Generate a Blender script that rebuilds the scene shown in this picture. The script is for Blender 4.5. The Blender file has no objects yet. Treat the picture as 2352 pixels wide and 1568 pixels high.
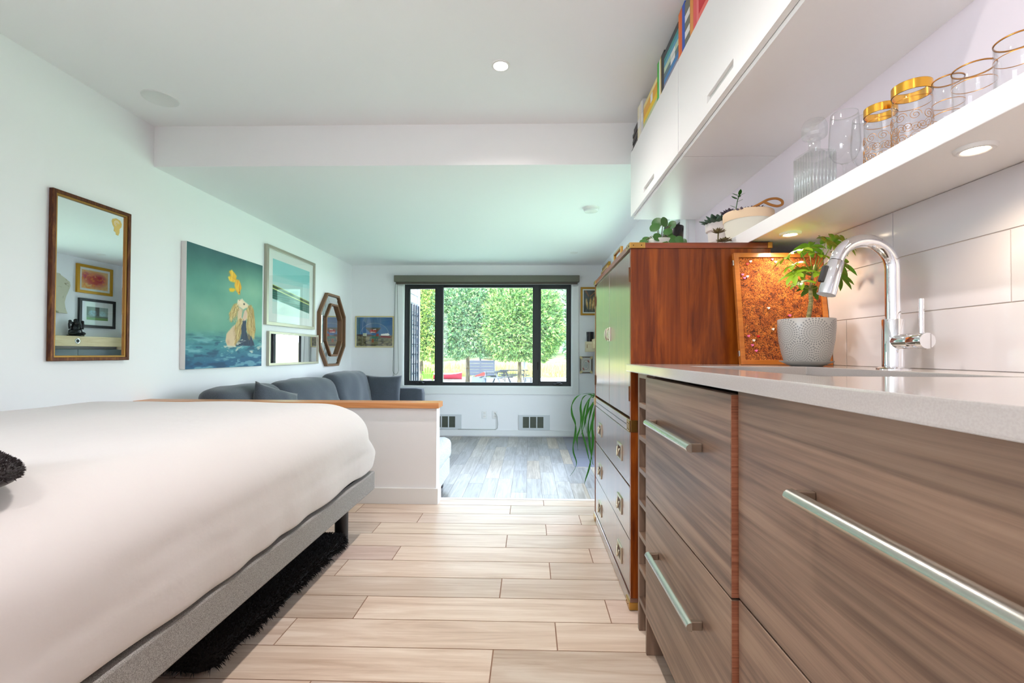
import bpy, bmesh, math, random
import numpy as np
from mathutils import Vector, Matrix, Euler, noise as mnoise

random.seed(7)
RNG = np.random.default_rng(11)
SC = bpy.context.scene
COL = SC.collection
PI = math.pi


# ------------------------------------------------------------------ colours
def s2l(v):
    return v / 12.92 if v <= 0.04045 else ((v + 0.055) / 1.055) ** 2.4


def C(r, g=None, b=None):
    """sRGB 0-255 -> linear rgba"""
    if g is None:
        r, g, b = r
    return (s2l(r / 255), s2l(g / 255), s2l(b / 255), 1.0)


# ------------------------------------------------------------------ mesh builder
class MB:
    def __init__(self):
        self.v, self.f, self.c = [], [], None

    def add(self, verts, faces):
        o = len(self.v)
        self.v.extend([tuple(p) for p in verts])
        self.f.extend([tuple(i + o for i in q) for q in faces])
        return self

    def merge(self, other, M=None):
        vs = [tuple(M @ Vector(p)) for p in other.v] if M is not None else other.v
        return self.add(vs, other.f)

    def box(self, x0, x1, y0, y1, z0, z1):
        v = [(x0, y0, z0), (x1, y0, z0), (x1, y1, z0), (x0, y1, z0), (x0, y0, z1), (x1, y0, z1), (x1, y1, z1), (x0, y1, z1)]
        f = [(0, 3, 2, 1), (4, 5, 6, 7), (0, 1, 5, 4), (1, 2, 6, 5), (2, 3, 7, 6), (3, 0, 4, 7)]
        return self.add(v, f)

    def cbox(self, x0, x1, y0, y1, z0, z1, b=0.003):
        """box with chamfered edges"""
        bm = bmesh.new()
        bmesh.ops.create_cube(bm, size=1)
        for p in bm.verts:
            p.co = Vector(((x0 + x1) / 2 + p.co.x * (x1 - x0), (y0 + y1) / 2 + p.co.y * (y1 - y0), (z0 + z1) / 2 + p.co.z * (z1 - z0)))
        b = min(b, 0.49 * min(abs(x1 - x0), abs(y1 - y0), abs(z1 - z0)))
        bmesh.ops.bevel(bm, geom=bm.edges[:], offset=b, segments=2, affect='EDGES', profile=0.5)
        self.bm(bm)
        return self

    def bm(self, bm):
        bm.verts.index_update()
        self.add([p.co[:] for p in bm.verts], [[p.index for p in f.verts] for f in bm.faces])
        bm.free()
        return self

    def tube(self, pts, r, n=10, cap=True, closed=False):
        pts = [Vector(p) for p in pts]
        m = len(pts)
        rs = r if isinstance(r, (list, tuple)) else [r] * m
        V, F = [], []
        up = None
        for i, p in enumerate(pts):
            if closed:
                t = (pts[(i + 1) % m] - pts[i - 1]).normalized()
            else:
                t = (pts[min(i + 1, m - 1)] - pts[max(i - 1, 0)]).normalized()
            if up is None:
                a = Vector((0, 0, 1)) if abs(t.z) < 0.9 else Vector((1, 0, 0))
                up = (a - t * a.dot(t)).normalized()
            else:
                up = (up - t * up.dot(t)).normalized()
            s = t.cross(up)
            for k in range(n):
                a = 2 * PI * k / n
                V.append(p + (up * math.cos(a) + s * math.sin(a)) * rs[i])
        R = m if closed else m - 1
        for i in range(R):
            for k in range(n):
                a, b = i * n + k, i * n + (k + 1) % n
                c, d = ((i + 1) % m) * n + (k + 1) % n, ((i + 1) % m) * n + k
                F.append((a, b, c, d))
        if cap and not closed:
            F.append(tuple(range(n))[::-1])
            F.append(tuple((m - 1) * n + k for k in range(n)))
        return self.add(V, F)

    def lathe(self, prof, c=(0, 0, 0), n=32, axis='Z', ang=2 * PI):
        """prof: list of (r,h). closed where r==0"""
        V, F = [], []
        full = abs(ang - 2 * PI) < 1e-6
        idx = []
        for r, h in prof:
            if r < 1e-6:
                idx.append([len(V)])
                V.append((0, 0, h))
            else:
                row = []
                for k in range(n):
                    a = ang * k / n
                    row.append(len(V))
                    V.append((r * math.cos(a), r * math.sin(a), h))
                idx.append(row)
        for i in range(len(prof) - 1):
            A, B = idx[i], idx[i + 1]
            for k in range(n if full else n - 1):
                k2 = (k + 1) % n
                if len(A) == 1 and len(B) == 1:
                    continue
                if len(A) == 1:
                    F.append((A[0], B[k2], B[k]))
                elif len(B) == 1:
                    F.append((A[k], A[k2], B[0]))
                else:
                    F.append((A[k], A[k2], B[k2], B[k]))
        W = []
        for x, y, z in V:
            if axis == 'Z':
                q = (x, y, z)
            elif axis == 'Y':
                q = (x, z, y)
            else:
                q = (z, x, y)
            W.append((q[0] + c[0], q[1] + c[1], q[2] + c[2]))
        return self.add(W, F)

    def prism(self, poly, d0, d1, axis='Y'):
        """extrude polygon (list of 2d) from d0 to d1 along axis"""
        n = len(poly)

        def m(p, d):
            if axis == 'Y':
                return (p[0], d, p[1])
            if axis == 'X':
                return (d, p[0], p[1])
            return (p[0], p[1], d)
        V = [m(p, d0) for p in poly] + [m(p, d1) for p in poly]
        F = [tuple(range(n))[::-1], tuple(range(n, 2 * n))]
        for i in range(n):
            j = (i + 1) % n
            F.append((i, j, n + j, n + i))
        return self.add(V, F)

    def ring(self, outer, inner, d0, d1, axis='Y'):
        """frame between two matching polygons extruded along axis"""
        n = len(outer)

        def m(p, d):
            if axis == 'Y':
                return (p[0], d, p[1])
            if axis == 'X':
                return (d, p[0], p[1])
            return (p[0], p[1], d)
        V = [m(p, d0) for p in outer] + [m(p, d0) for p in inner] + [m(p, d1) for p in outer] + [m(p, d1) for p in inner]
        F = []
        for i in range(n):
            j = (i + 1) % n
            F += [(i, j, n + j, n + i), (2 * n + i, 3 * n + i, 3 * n + j, 2 * n + j), (i, 2 * n + i, 2 * n + j, j), (n + i, n + j, 3 * n + j, 3 * n + i)]
        return self.add(V, F)

    def ribbon(self, pts, w, side=None, fold=0.0):
        """leaf blade along pts with widths w"""
        pts = [Vector(p) for p in pts]
        m = len(pts)
        V, F = [], []
        for i, p in enumerate(pts):
            t = (pts[min(i + 1, m - 1)] - pts[max(i - 1, 0)]).normalized()
            sd = Vector(side) if side is not None else Vector((-t.y, t.x, 0))
            sd = sd - t * sd.dot(t)
            if sd.length < 1e-5:
                sd = Vector((1, 0, 0))
            sd.normalize()
            nrm = sd.cross(t)
            ww = w[i] if isinstance(w, (list, tuple)) else w
            V += [p - sd * ww + nrm * fold * ww, p, p + sd * ww + nrm * fold * ww]
        for i in range(m - 1):
            a, b = 3 * i, 3 * (i + 1)
            F += [(a, a + 1, b + 1, b), (a + 1, a + 2, b + 2, b + 1)]
        return self.add(V, F)

    def sphere(self, c, r, n=16, m=10, sx=1, sy=1, sz=1):
        prof = [(0, -1)] + [(math.sin(PI * i / m), -math.cos(PI * i / m)) for i in range(1, m)] + [(0, 1)]
        o = MB().lathe(prof, n=n)
        return self.add([(c[0] + x * r * sx, c[1] + y * r * sy, c[2] + z * r * sz) for x, y, z in o.v], o.f)

    def move(self, M):
        self.v = [tuple(M @ Vector(p)) for p in self.v]
        return self


def rbox(size, r, n=(20, 20, 8), noise_amp=0.0, noise_scale=6.0, seed=0.0, puff=0.0):
    """rounded box (soft goods): returns MB centred on the origin"""
    sx, sy, sz = [s / 2 for s in size]
    mb = MB()
    V = {}
    verts, faces = [], []

    def vid(p):
        k = (round(p[0], 5), round(p[1], 5), round(p[2], 5))
        if k not in V:
            V[k] = len(verts)
            verts.append(p)
        return V[k]

    def face_grid(ax, sgn):
        o = [a for a in (0, 1, 2) if a != ax]
        na, nb = n[o[0]], n[o[1]]
        for i in range(na):
            for j in range(nb):
                q = []
                for di, dj in ((0, 0), (1, 0), (1, 1), (0, 1)):
                    p = [0, 0, 0]
                    p[ax] = sgn
                    p[o[0]] = -1 + 2 * (i + di) / na
                    p[o[1]] = -1 + 2 * (j + dj) / nb
                    q.append(vid(tuple(p)))
                flip = (sgn > 0) != (ax == 1)
                faces.append(tuple(q) if flip else tuple(q[::-1]))
    for ax in (0, 1, 2):
        for sgn in (-1, 1):
            face_grid(ax, sgn)
    R = r if isinstance(r, (tuple, list)) else (r, r, r)
    out = []
    for x, y, z in verts:
        # redistribute parameters so there are vertices in the rounded rims
        P = []
        for t, s, rr in ((x, sx, R[0]), (y, sy, R[1]), (z, sz, R[2])):
            P.append(t * s)
        p = Vector(P)
        inner = Vector([max(-s + rr, min(s - rr, q)) for q, s, rr in zip(p, (sx, sy, sz), R)])
        d = Vector([(q - i) / rr for q, i, rr in zip(p, inner, R)])
        m = max(abs(d.x), abs(d.y), abs(d.z))
        if m > 1e-6:
            d = d.normalized() * m
        p = Vector([i + dd * rr for i, dd, rr in zip(inner, d, R)])
        if puff:
            fx, fy = 1 - (p.x / sx) ** 2, 1 - (p.y / sy) ** 2
            p.z += puff * max(0, fx) * max(0, fy) * (1 if p.z > 0 else -1)
        if noise_amp:
            nv = mnoise.noise(Vector((p.x * noise_scale + seed, p.y * noise_scale, p.z * noise_scale)))
            nn = Vector((p.x / sx ** 2, p.y / sy ** 2, p.z / sz ** 2)).normalized()
            p += nn * nv * noise_amp
        out.append(tuple(p))
    return mb.add(out, faces)


# ------------------------------------------------------------------ object helpers
def obj(name, mb, m, parent=None, smooth=False, angle=None, kind=None, label=None, bevel=0.0):
    me = bpy.data.meshes.new(name)
    me.from_pydata(mb.v, [], mb.f)
    me.validate()
    me.update()
    if m is not None:
        me.materials.append(m)
    if smooth or angle:
        for p in me.polygons:
            p.use_smooth = True
        if angle:
            bm = bmesh.new()
            bm.from_mesh(me)
            for e in bm.edges:
                if len(e.link_faces) == 2 and e.calc_face_angle(0) > math.radians(angle):
                    e.smooth = False
            bm.to_mesh(me)
            bm.free()
    bm = bmesh.new()
    bm.from_mesh(me)
    bmesh.ops.recalc_face_normals(bm, faces=bm.faces[:])
    bm.to_mesh(me)
    bm.free()
    o = bpy.data.objects.new(name, me)
    COL.objects.link(o)
    if parent is not None:
        o.parent = parent
        o.matrix_parent_inverse = world_of(parent).inverted()
    if kind:
        o['kind'] = kind
    if label:
        o['label'] = label
    if bevel:
        b = o.modifiers.new('soft_edge', 'BEVEL')
        b.width = bevel
        b.segments = 2
        b.limit_method = 'ANGLE'
    return o


def world_of(o):
    if o.parent is None:
        return Matrix.LocRotScale(o.location, o.rotation_euler, o.scale)
    return world_of(o.parent) @ o.matrix_parent_inverse @ Matrix.LocRotScale(o.location, o.rotation_euler, o.scale)


def lobj(name, mb, m, parent, **kw):
    """part built in its parent's own coordinates"""
    o = obj(name, mb, m, None, **kw)
    o.parent = parent
    return o


def thing(name, label, cat, loc=(0, 0, 0), rotz=0.0, group=None, rot=None):
    o = bpy.data.objects.new(name, None)
    COL.objects.link(o)
    o.empty_display_size = 0.05
    o.location = loc
    o.rotation_euler = rot if rot else (0, 0, rotz)
    o['label'], o['category'] = label, cat
    if group:
        o['group'] = group
    return o


def tag(o, label, cat, group=None):
    o['label'], o['category'] = label, cat
    if group:
        o['group'] = group
    return o


def dup(o, loc=None, rotz=None, label=None, parent=None):
    c = o.copy()
    COL.objects.link(c)
    if parent is not None:
        c.parent = parent
    if loc is not None:
        c.location = loc
    if rotz is not None:
        c.rotation_euler = (0, 0, rotz)
    if label:
        c['label'] = label
    for ch in list(o.children):
        dup(ch, parent=c)
    return c


def struct(name, mb, m, **kw):
    return obj(name, mb, m, kind='structure', **kw)


# ------------------------------------------------------------------ materials
def nt(name):
    m = bpy.data.materials.new(name)
    m.use_nodes = True
    t = m.node_tree
    b = t.nodes['Principled BSDF']
    return m, t, b


def N(t, typ, **kw):
    n = t.nodes.new(typ)
    for k, v in kw.items():
        if hasattr(n, k):
            setattr(n, k, v)
        else:
            n.inputs[k.replace('_', ' ')].default_value = v
    return n


def mat(name, col, rough=0.5, metal=0.0, coat=0.0, coat_rough=0.05, spec=None, bump=None, emit=None, estr=0.0, sheen=0.0):
    m, t, b = nt(name)
    b.inputs['Base Color'].default_value = col
    b.inputs['Roughness'].default_value = rough
    b.inputs['Metallic'].default_value = metal
    b.inputs['Coat Weight'].default_value = coat
    b.inputs['Coat Roughness'].default_value = coat_rough
    if spec is not None:
        b.inputs['Specular IOR Level'].default_value = spec
    if sheen:
        b.inputs['Sheen Weight'].default_value = sheen
    if emit:
        b.inputs['Emission Color'].default_value = emit
        b.inputs['Emission Strength'].default_value = estr
    if bump:
        sc, st, dist = bump
        tc = N(t, 'ShaderNodeTexCoord')
        no = N(t, 'ShaderNodeTexNoise', Scale=sc, Detail=4.0)
        bp = N(t, 'ShaderNodeBump', Strength=st, Distance=dist)
        t.links.new(tc.outputs['Object'], no.inputs['Vector'])
        t.links.new(no.outputs[0], bp.inputs['Height'])
        t.links.new(bp.outputs[0], b.inputs['Normal'])
    return m


def ramp(t, stops):
    r = t.nodes.new('ShaderNodeValToRGB')
    cr = r.color_ramp
    while len(cr.elements) < len(stops):
        cr.elements.new(0.5)
    for e, (p, c) in zip(cr.elements, stops):
        e.position, e.color = p, c
    return r


def wood(name, stops, axis='Y', scale=1.0, stretch=14.0, rough=0.35, coat=0.0, coat_rough=0.1, tint=False, bump=0.05, dist=1.5, fine=0.35, spec=None):
    """procedural wood, grain along axis; optional per-face tint attribute"""
    m, t, b = nt(name)
    L = t.links.new
    tc = N(t, 'ShaderNodeTexCoord')
    mp = N(t, 'ShaderNodeMapping')
    sc = [stretch * scale] * 3
    sc['XYZ'.index(axis)] = scale
    mp.inputs['Scale'].default_value = sc
    src = tc.outputs['Object']
    if tint:
        at = N(t, 'ShaderNodeAttribute', attribute_name='tint')
        ad = N(t, 'ShaderNodeVectorMath', operation='MULTIPLY_ADD')
        ad.inputs[1].default_value = (37, 53, 71)
        L(at.outputs['Color'], ad.inputs[0])
        L(src, ad.inputs[2])
        src = ad.outputs[0]
    L(src, mp.inputs[0])
    n1 = N(t, 'ShaderNodeTexNoise', Scale=1.0, Detail=6.0, Roughness=0.6, Distortion=dist)
    L(mp.outputs[0], n1.inputs['Vector'])
    mp2 = N(t, 'ShaderNodeMapping')
    sc2 = [stretch * scale * 7] * 3
    sc2['XYZ'.index(axis)] = scale * 2.0
    mp2.inputs['Scale'].default_value = sc2
    L(src, mp2.inputs[0])
    n2 = N(t, 'ShaderNodeTexNoise', Scale=1.0, Detail=4.0, Roughness=0.6)
    L(mp2.outputs[0], n2.inputs['Vector'])
    mx = N(t, 'ShaderNodeMix', data_type='FLOAT')
    mx.inputs[0].default_value = fine
    L(n1.outputs[0], mx.inputs[2])
    L(n2.outputs[0], mx.inputs[3])
    r = ramp(t, stops)
    L(mx.outputs[0], r.inputs[0])
    col = r.outputs[0]
    if tint:
        mul = N(t, 'ShaderNodeMix', data_type='RGBA', blend_type='MULTIPLY')
        mul.inputs[0].default_value = 1.0
        L(col, mul.inputs[6])
        L(at.outputs['Color'], mul.inputs[7])
        col = mul.outputs[2]
    L(col, b.inputs['Base Color'])
    b.inputs['Roughness'].default_value = rough
    b.inputs['Coat Weight'].default_value = coat
    b.inputs['Coat Roughness'].default_value = coat_rough
    if spec is not None:
        b.inputs['Specular IOR Level'].default_value = spec
    if bump:
        bp = N(t, 'ShaderNodeBump', Strength=bump, Distance=0.01)
        L(mx.outputs[0], bp.inputs['Height'])
        L(bp.outputs[0], b.inputs['Normal'])
    return m


def attr_mat(name, rough=0.5, coat=0.0, coat_rough=0.03, spec=None, attr='tint'):
    m, t, b = nt(name)
    at = N(t, 'ShaderNodeAttribute', attribute_name=attr)
    t.links.new(at.outputs['Color'], b.inputs['Base Color'])
    b.inputs['Roughness'].default_value = rough
    b.inputs['Coat Weight'].default_value = coat
    b.inputs['Coat Roughness'].default_value = coat_rough
    if spec is not None:
        b.inputs['Specular IOR Level'].default_value = spec
    return m


def speckle(name, c1, c2, scale=200.0, lo=0.45, hi=0.6, rough=0.8, bump=0.0, detail=3.0, sheen=0.0, stretch=None, coat=0.0, dist=0.002):
    """two tone noise material"""
    m, t, b = nt(name)
    tc = N(t, 'ShaderNodeTexCoord')
    no = N(t, 'ShaderNodeTexNoise', Scale=scale, Detail=detail)
    src = tc.outputs['Object']
    if stretch:
        mp = N(t, 'ShaderNodeMapping')
        mp.inputs['Scale'].default_value = stretch
        t.links.new(src, mp.inputs[0])
        src = mp.outputs[0]
    t.links.new(src, no.inputs['Vector'])
    r = ramp(t, [(lo, c1), (hi, c2)])
    t.links.new(no.outputs[0], r.inputs[0])
    t.links.new(r.outputs[0], b.inputs['Base Color'])
    b.inputs['Roughness'].default_value = rough
    b.inputs['Coat Weight'].default_value = coat
    if sheen:
        b.inputs['Sheen Weight'].default_value = sheen
    if bump:
        bp = N(t, 'ShaderNodeBump', Strength=bump, Distance=dist)
        t.links.new(no.outputs[0], bp.inputs['Height'])
        t.links.new(bp.outputs[0], b.inputs['Normal'])
    return m


def thin_glass(name, tint=(1, 1, 1, 1), f0=.04, rough=0.0, k=.96):
    """thin clear sheet: straight transmission plus a Schlick mirror reflection"""
    m = bpy.data.materials.new(name)
    m.use_nodes = True
    t = m.node_tree
    t.nodes.clear()
    out = N(t, 'ShaderNodeOutputMaterial')
    tr = N(t, 'ShaderNodeBsdfTransparent')
    tr.inputs[0].default_value = tint
    gl = N(t, 'ShaderNodeBsdfGlossy')
    gl.inputs['Roughness'].default_value = rough
    lw = N(t, 'ShaderNodeLayerWeight')
    lw.inputs[0].default_value = .5
    pw = N(t, 'ShaderNodeMath', operation='POWER')
    pw.inputs[1].default_value = 5.0
    t.links.new(lw.outputs['Facing'], pw.inputs[0])
    ma = N(t, 'ShaderNodeMath', operation='MULTIPLY_ADD')
    ma.inputs[1].default_value = k
    ma.inputs[2].default_value = f0
    t.links.new(pw.outputs[0], ma.inputs[0])
    mx = N(t, 'ShaderNodeMixShader')
    t.links.new(ma.outputs[0], mx.inputs[0])
    t.links.new(tr.outputs[0], mx.inputs[1])
    t.links.new(gl.outputs[0], mx.inputs[2])
    t.links.new(mx.outputs[0], out.inputs[0])
    return m


def emis(name, col, strength):
    m = bpy.data.materials.new(name)
    m.use_nodes = True
    t = m.node_tree
    t.nodes.clear()
    out = N(t, 'ShaderNodeOutputMaterial')
    e = N(t, 'ShaderNodeEmission')
    e.inputs[0].default_value = col
    e.inputs[1].default_value = strength
    t.links.new(e.outputs[0], out.inputs[0])
    return m


def set_tint(o, face_cols, attr='tint'):
    me = o.data
    a = me.color_attributes.new(attr, 'FLOAT_COLOR', 'CORNER')
    arr = np.ones((len(me.loops), 4), dtype=np.float32)
    for p in me.polygons:
        arr[p.loop_start:p.loop_start + p.loop_total, :3] = face_cols[p.index][:3]
    a.data.foreach_set('color', arr.ravel())


# ------------------------------------------------------------------ painted pictures (flat prints on fine meshes)
def sl(a):
    a = np.asarray(a, float)
    return np.where(a <= 0.04045, a / 12.92, ((a + 0.055) / 1.055) ** 2.4)


def inpoly(U, V, poly):
    ins = np.zeros(U.shape, bool)
    n = len(poly)
    for i in range(n):
        x1, y1 = poly[i]
        x2, y2 = poly[(i + 1) % n]
        c = ((y1 > V) != (y2 > V)) & (U < (x2 - x1) * (V - y1) / (y2 - y1 + 1e-12) + x1)
        ins ^= c
    return ins


def vnoise(U, V, s, seed=0, octv=4):
    out = np.zeros(U.shape)
    amp, tot = 1.0, 0
    rg = np.random.default_rng(seed)
    for o in range(octv):
        g = rg.random((64, 64))
        x, y = (U * s) % 63, (V * s) % 63
        i, j = x.astype(int), y.astype(int)
        fx, fy = x - i, y - j
        fx, fy = fx * fx * (3 - 2 * fx), fy * fy * (3 - 2 * fy)
        i2, j2 = (i + 1) % 64, (j + 1) % 64
        out += amp * (g[i, j] * (1 - fx) * (1 - fy) + g[i2, j] * fx * (1 - fy) + g[i, j2] * (1 - fx) * fy + g[i2, j2] * fx * fy)
        tot += amp
        amp *= 0.5
        s *= 2
    return out / tot


def painting(name, P00, P10, P01, nx, ny, func, m, parent):
    """grid from P00 (u=0,v=0) to P10 (u=1) and P01 (v=1), coloured per vertex by func(U,V)->rgb 0-255"""
    P00, P10, P01 = Vector(P00), Vector(P10), Vector(P01)
    U, V = np.meshgrid(np.linspace(0, 1, nx), np.linspace(0, 1, ny), indexing='ij')
    rgb = sl(np.clip(func(U, V), 0, 255) / 255.0)
    du, dv = P10 - P00, P01 - P00
    mb = MB()
    vs = [tuple(P00 + du * float(U[i, j]) + dv * float(V[i, j])) for i in range(nx) for j in range(ny)]
    fs = [(i * ny + j, (i + 1) * ny + j, (i + 1) * ny + j + 1, i * ny + j + 1) for i in range(nx - 1) for j in range(ny - 1)]
    mb.add(vs, fs)
    me = bpy.data.meshes.new(name)
    me.from_pydata(mb.v, [], mb.f)
    me.materials.append(m)
    a = me.color_attributes.new('tint', 'FLOAT_COLOR', 'POINT')
    arr = np.ones((nx * ny, 4), dtype=np.float32)
    arr[:, :3] = rgb.reshape(-1, 3)
    a.data.foreach_set('color', arr.ravel())
    o = bpy.data.objects.new(name, me)
    COL.objects.link(o)
    o.parent = parent
    o.matrix_parent_inverse = world_of(parent).inverted()
    return o


def mixc(A, B, k):
    k = np.clip(k, 0, 1)[..., None]
    return A * (1 - k) + np.asarray(B, float) * k


def soften(M, n=2):
    M = M.astype(float)
    for _ in range(n):
        for ax in (0, 1):
            M = (np.roll(M, 1, ax) + 2 * M + np.roll(M, -1, ax)) / 4
    return M


def catmull(P, n=5):
    P = [Vector(p) for p in P]
    out = []
    for i in range(len(P) - 1):
        p0, p1, p2, p3 = P[max(0, i - 1)], P[i], P[i + 1], P[min(len(P) - 1, i + 2)]
        for k in range(n):
            u = k / n
            out.append(.5 * ((2 * p1) + (p2 - p0) * u + (2 * p0 - 5 * p1 + 4 * p2 - p3) * u * u + (3 * p1 - p0 - 3 * p2 + p3) * u ** 3))
    return out + [P[-1]]


def blob(U, V, cx, cy, rx, ry, soft=0.15, ang=0.0):
    x, y = U - cx, V - cy
    c, s = math.cos(ang), math.sin(ang)
    d = np.sqrt(((x * c + y * s) / rx) ** 2 + ((-x * s + y * c) / ry) ** 2)
    return np.clip((1 - d) / soft, 0, 1)
# light levels (arbitrary units; view exposure brings them to the photograph's brightness)
SKY, SUN, DOWNW, PUCKW, EXPO = 6.5, 12.5, 46.0, 3.5, 0.9

# ================================================================== dimensions (metres)
XL, XR, XR2 = -2.53, 1.08, 1.02       # left wall, kitchen wall, living-room right wall
YB, YS, YF = 6.43, 3.0, -1.9          # back wall, step line, wall behind the viewpoint
ZH, ZL, ZS = 2.467, 2.195, -0.218     # kitchen ceiling, living ceiling, sunken floor

# ------------------------------------------------------------------ shared materials
m_wall = mat('white_paint', C(238, 239, 241), 0.75, bump=(180, 0.05, 0.002))
m_ceil = mat('ceiling_paint', C(242, 242, 243), 0.85)
m_trim = mat('trim_paint', C(232, 234, 234), 0.45)
m_white = mat('white_lacquer', C(236, 234, 232), 0.3)
m_black = mat('black_frame', C(28, 31, 34), 0.45)
m_blackgloss = mat('black_gloss', C(14, 14, 16), 0.25)
m_chrome = mat('chrome', (0.86, 0.87, 0.9, 1), 0.04, 1.0)
m_steel = mat('brushed_steel', C(208, 206, 198), 0.24, 1.0)
m_brass = mat('brass', C(190, 150, 80), 0.3, 1.0)
m_brassd = mat('aged_brass', C(150, 112, 60), 0.4, 1.0)
m_glass = thin_glass('clear_glass')
m_mirror = mat('mirror_silver', (0.88, 0.9, 0.9, 1), 0.0, 1.0)
m_print = attr_mat('print', 0.6)
m_printg = attr_mat('glazed_print', 0.5, coat=1.0, coat_rough=0.01)
m_leaf = mat('leaf_green', C(46, 104, 24), 0.5, spec=.3)
m_leaf_d = mat('leaf_dark', C(44, 84, 42), 0.5)
m_soil = mat('soil', C(50, 38, 30), 0.95, bump=(80, 0.6, 0.01))
m_rubber = mat('dark_plastic', C(32, 32, 34), 0.5)

# ------------------------------------------------------------------ plank floors
m_tile = wood('wood_look_tile', [(0.28, C(178, 152, 132)), (0.46, C(205, 184, 166)), (0.62, C(222, 206, 191)), (0.8, C(228, 215, 202))],
              axis='X', scale=1.3, stretch=11, rough=0.33, tint=True, bump=0.03, fine=0.3)
m_oak = wood('weathered_oak', [(0.25, C(110, 100, 90)), (0.45, C(150, 142, 132)), (0.6, C(178, 172, 164)), (0.8, C(196, 190, 182))],
             axis='Y', scale=1.6, stretch=10, rough=0.3, tint=True, bump=0.05, fine=0.35)
m_grout = mat('grout', C(140, 108, 88), 0.8)


def plank_floor(name, x0, x1, y0, y1, z, rows_along, pitch, length, offs, start, m, cols, gap=0.0025, depth=0.012):
    """individual planks with joints; rows_along='X' planks run along X"""
    mb, tints = MB(), []
    a0, a1, b0, b1 = (x0, x1, y0, y1) if rows_along == 'X' else (y0, y1, x0, x1)
    k = math.floor((b0 - start) / pitch)
    while start + k * pitch < b1:
        p0, p1 = max(b0, start + k * pitch + gap / 2), min(b1, start + (k + 1) * pitch - gap / 2)
        if p1 - p0 > 0.004:
            off = offs(k)
            j = math.floor((a0 - off) / length)
            while off + j * length < a1:
                q0, q1 = max(a0, off + j * length + gap / 2), min(a1, off + (j + 1) * length - gap / 2)
                if q1 - q0 > 0.004:
                    if rows_along == 'X':
                        V = [(q0, p0, z), (q1, p0, z), (q1, p1, z), (q0, p1, z)]
                    else:
                        V = [(p0, q0, z), (p1, q0, z), (p1, q1, z), (p0, q1, z)]
                    n0 = len(mb.f)
                    W = [(x, y, z - depth) for x, y, _ in V]
                    mb.add(V + W, [(0, 1, 2, 3), (0, 4, 5, 1), (1, 5, 6, 2), (2, 6, 7, 3), (3, 7, 4, 0)])
                    c = cols(k, j)
                    tints += [c] * (len(mb.f) - n0)
                j += 1
        k += 1
    return mb, tints


rt = random.Random(3)
TILE_SET = {}


def tile_col(k, j):
    if (k, j) not in TILE_SET:
        b = rt.choice([1.0, 1.0, 0.97, 0.94, 0.88, 0.83, 0.8])
        TILE_SET[(k, j)] = (b * rt.uniform(.98, 1.02), b * rt.uniform(.955, 1.0), b * rt.uniform(.93, 1.0))
    return TILE_SET[(k, j)]


# tones seen on the planks nearest the viewpoint
for kk, jj, b in ((-1, -1, 1.0), (-1, 0, .80), (0, -1, 1.0), (0, 0, 1.02), (1, -2, .83), (1, -1, 1.02), (2, -1, .84), (2, 0, .86), (3, -1, 1.0), (3, 0, .88), (4, -1, 1.03), (5, -1, .99), (5, 0, .93)):
    TILE_SET[(kk, jj)] = (b, b * .985, b * .965)

mb, tn = plank_floor('floor', XL, XR, YF, YS - 0.02, 0.0, 'X', 0.1545, 0.922, lambda k: (0.094, 0.294, -0.112)[k % 3], 1.479, m_tile, tile_col, gap=.0042)
floor = struct('floor', mb, m_tile)
set_tint(floor, tn)
struct('floor_slab', MB().box(XL - .1, XR + .1, YF - .15, YS - 0.02, -0.30, -0.0015), m_grout)
struct('trim_1', MB().cbox(XL, XR, YS - 0.02, YS + 0.008, ZS + 0.0, 0.002, 0.001), m_trim)

OAK = [(1, 1, 1), (.92, .95, 1.0), (.8, .85, .95), (1.08, 1.06, 1.02), (.7, .74, .82), (1.1, 1.02, .92), (.95, .97, 1.0), (.86, .9, .98)]
ro = random.Random(5)
offs_cache = {}


def oak_off(k):
    return offs_cache.setdefault(k, ro.uniform(0, 0.7))


mb, tn = plank_floor('floor', XL, 0.47, YS, YB, ZS, 'Y', 0.13, 0.72, oak_off, -0.02, m_oak, lambda k, j: ro.choice(OAK), gap=0.0015)
o = struct('floor_lower', mb, m_oak)
set_tint(o, tn)
mb, tn = plank_floor('floor', 0.47, XR2, YS, 4.75, ZS, 'Y', 0.13, 0.72, oak_off, -0.02, m_oak, lambda k, j: ro.choice(OAK), gap=0.0015)
o = struct('floor_lower', mb, m_oak)
set_tint(o, tn)
m_slate = mat('hearth_tile', C(120, 120, 134), 0.28)
mb = MB()
for i in range(4):
    for j in range(2):
        mb.cbox(0.471 + j * 0.275, 0.471 + (j + 1) * 0.275 - .003, 4.752 + i * .42, 4.752 + (i + 1) * .42 - .003, ZS - .01, ZS + 0.001, .0015)
struct('floor_lower', mb, m_slate)
struct('floor_slab', MB().box(XL - .1, XR + .1, YS - 0.02, YB + .2, ZS - 0.15, ZS - 0.004), mat('subfloor', C(90, 84, 78), .9))

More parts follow.
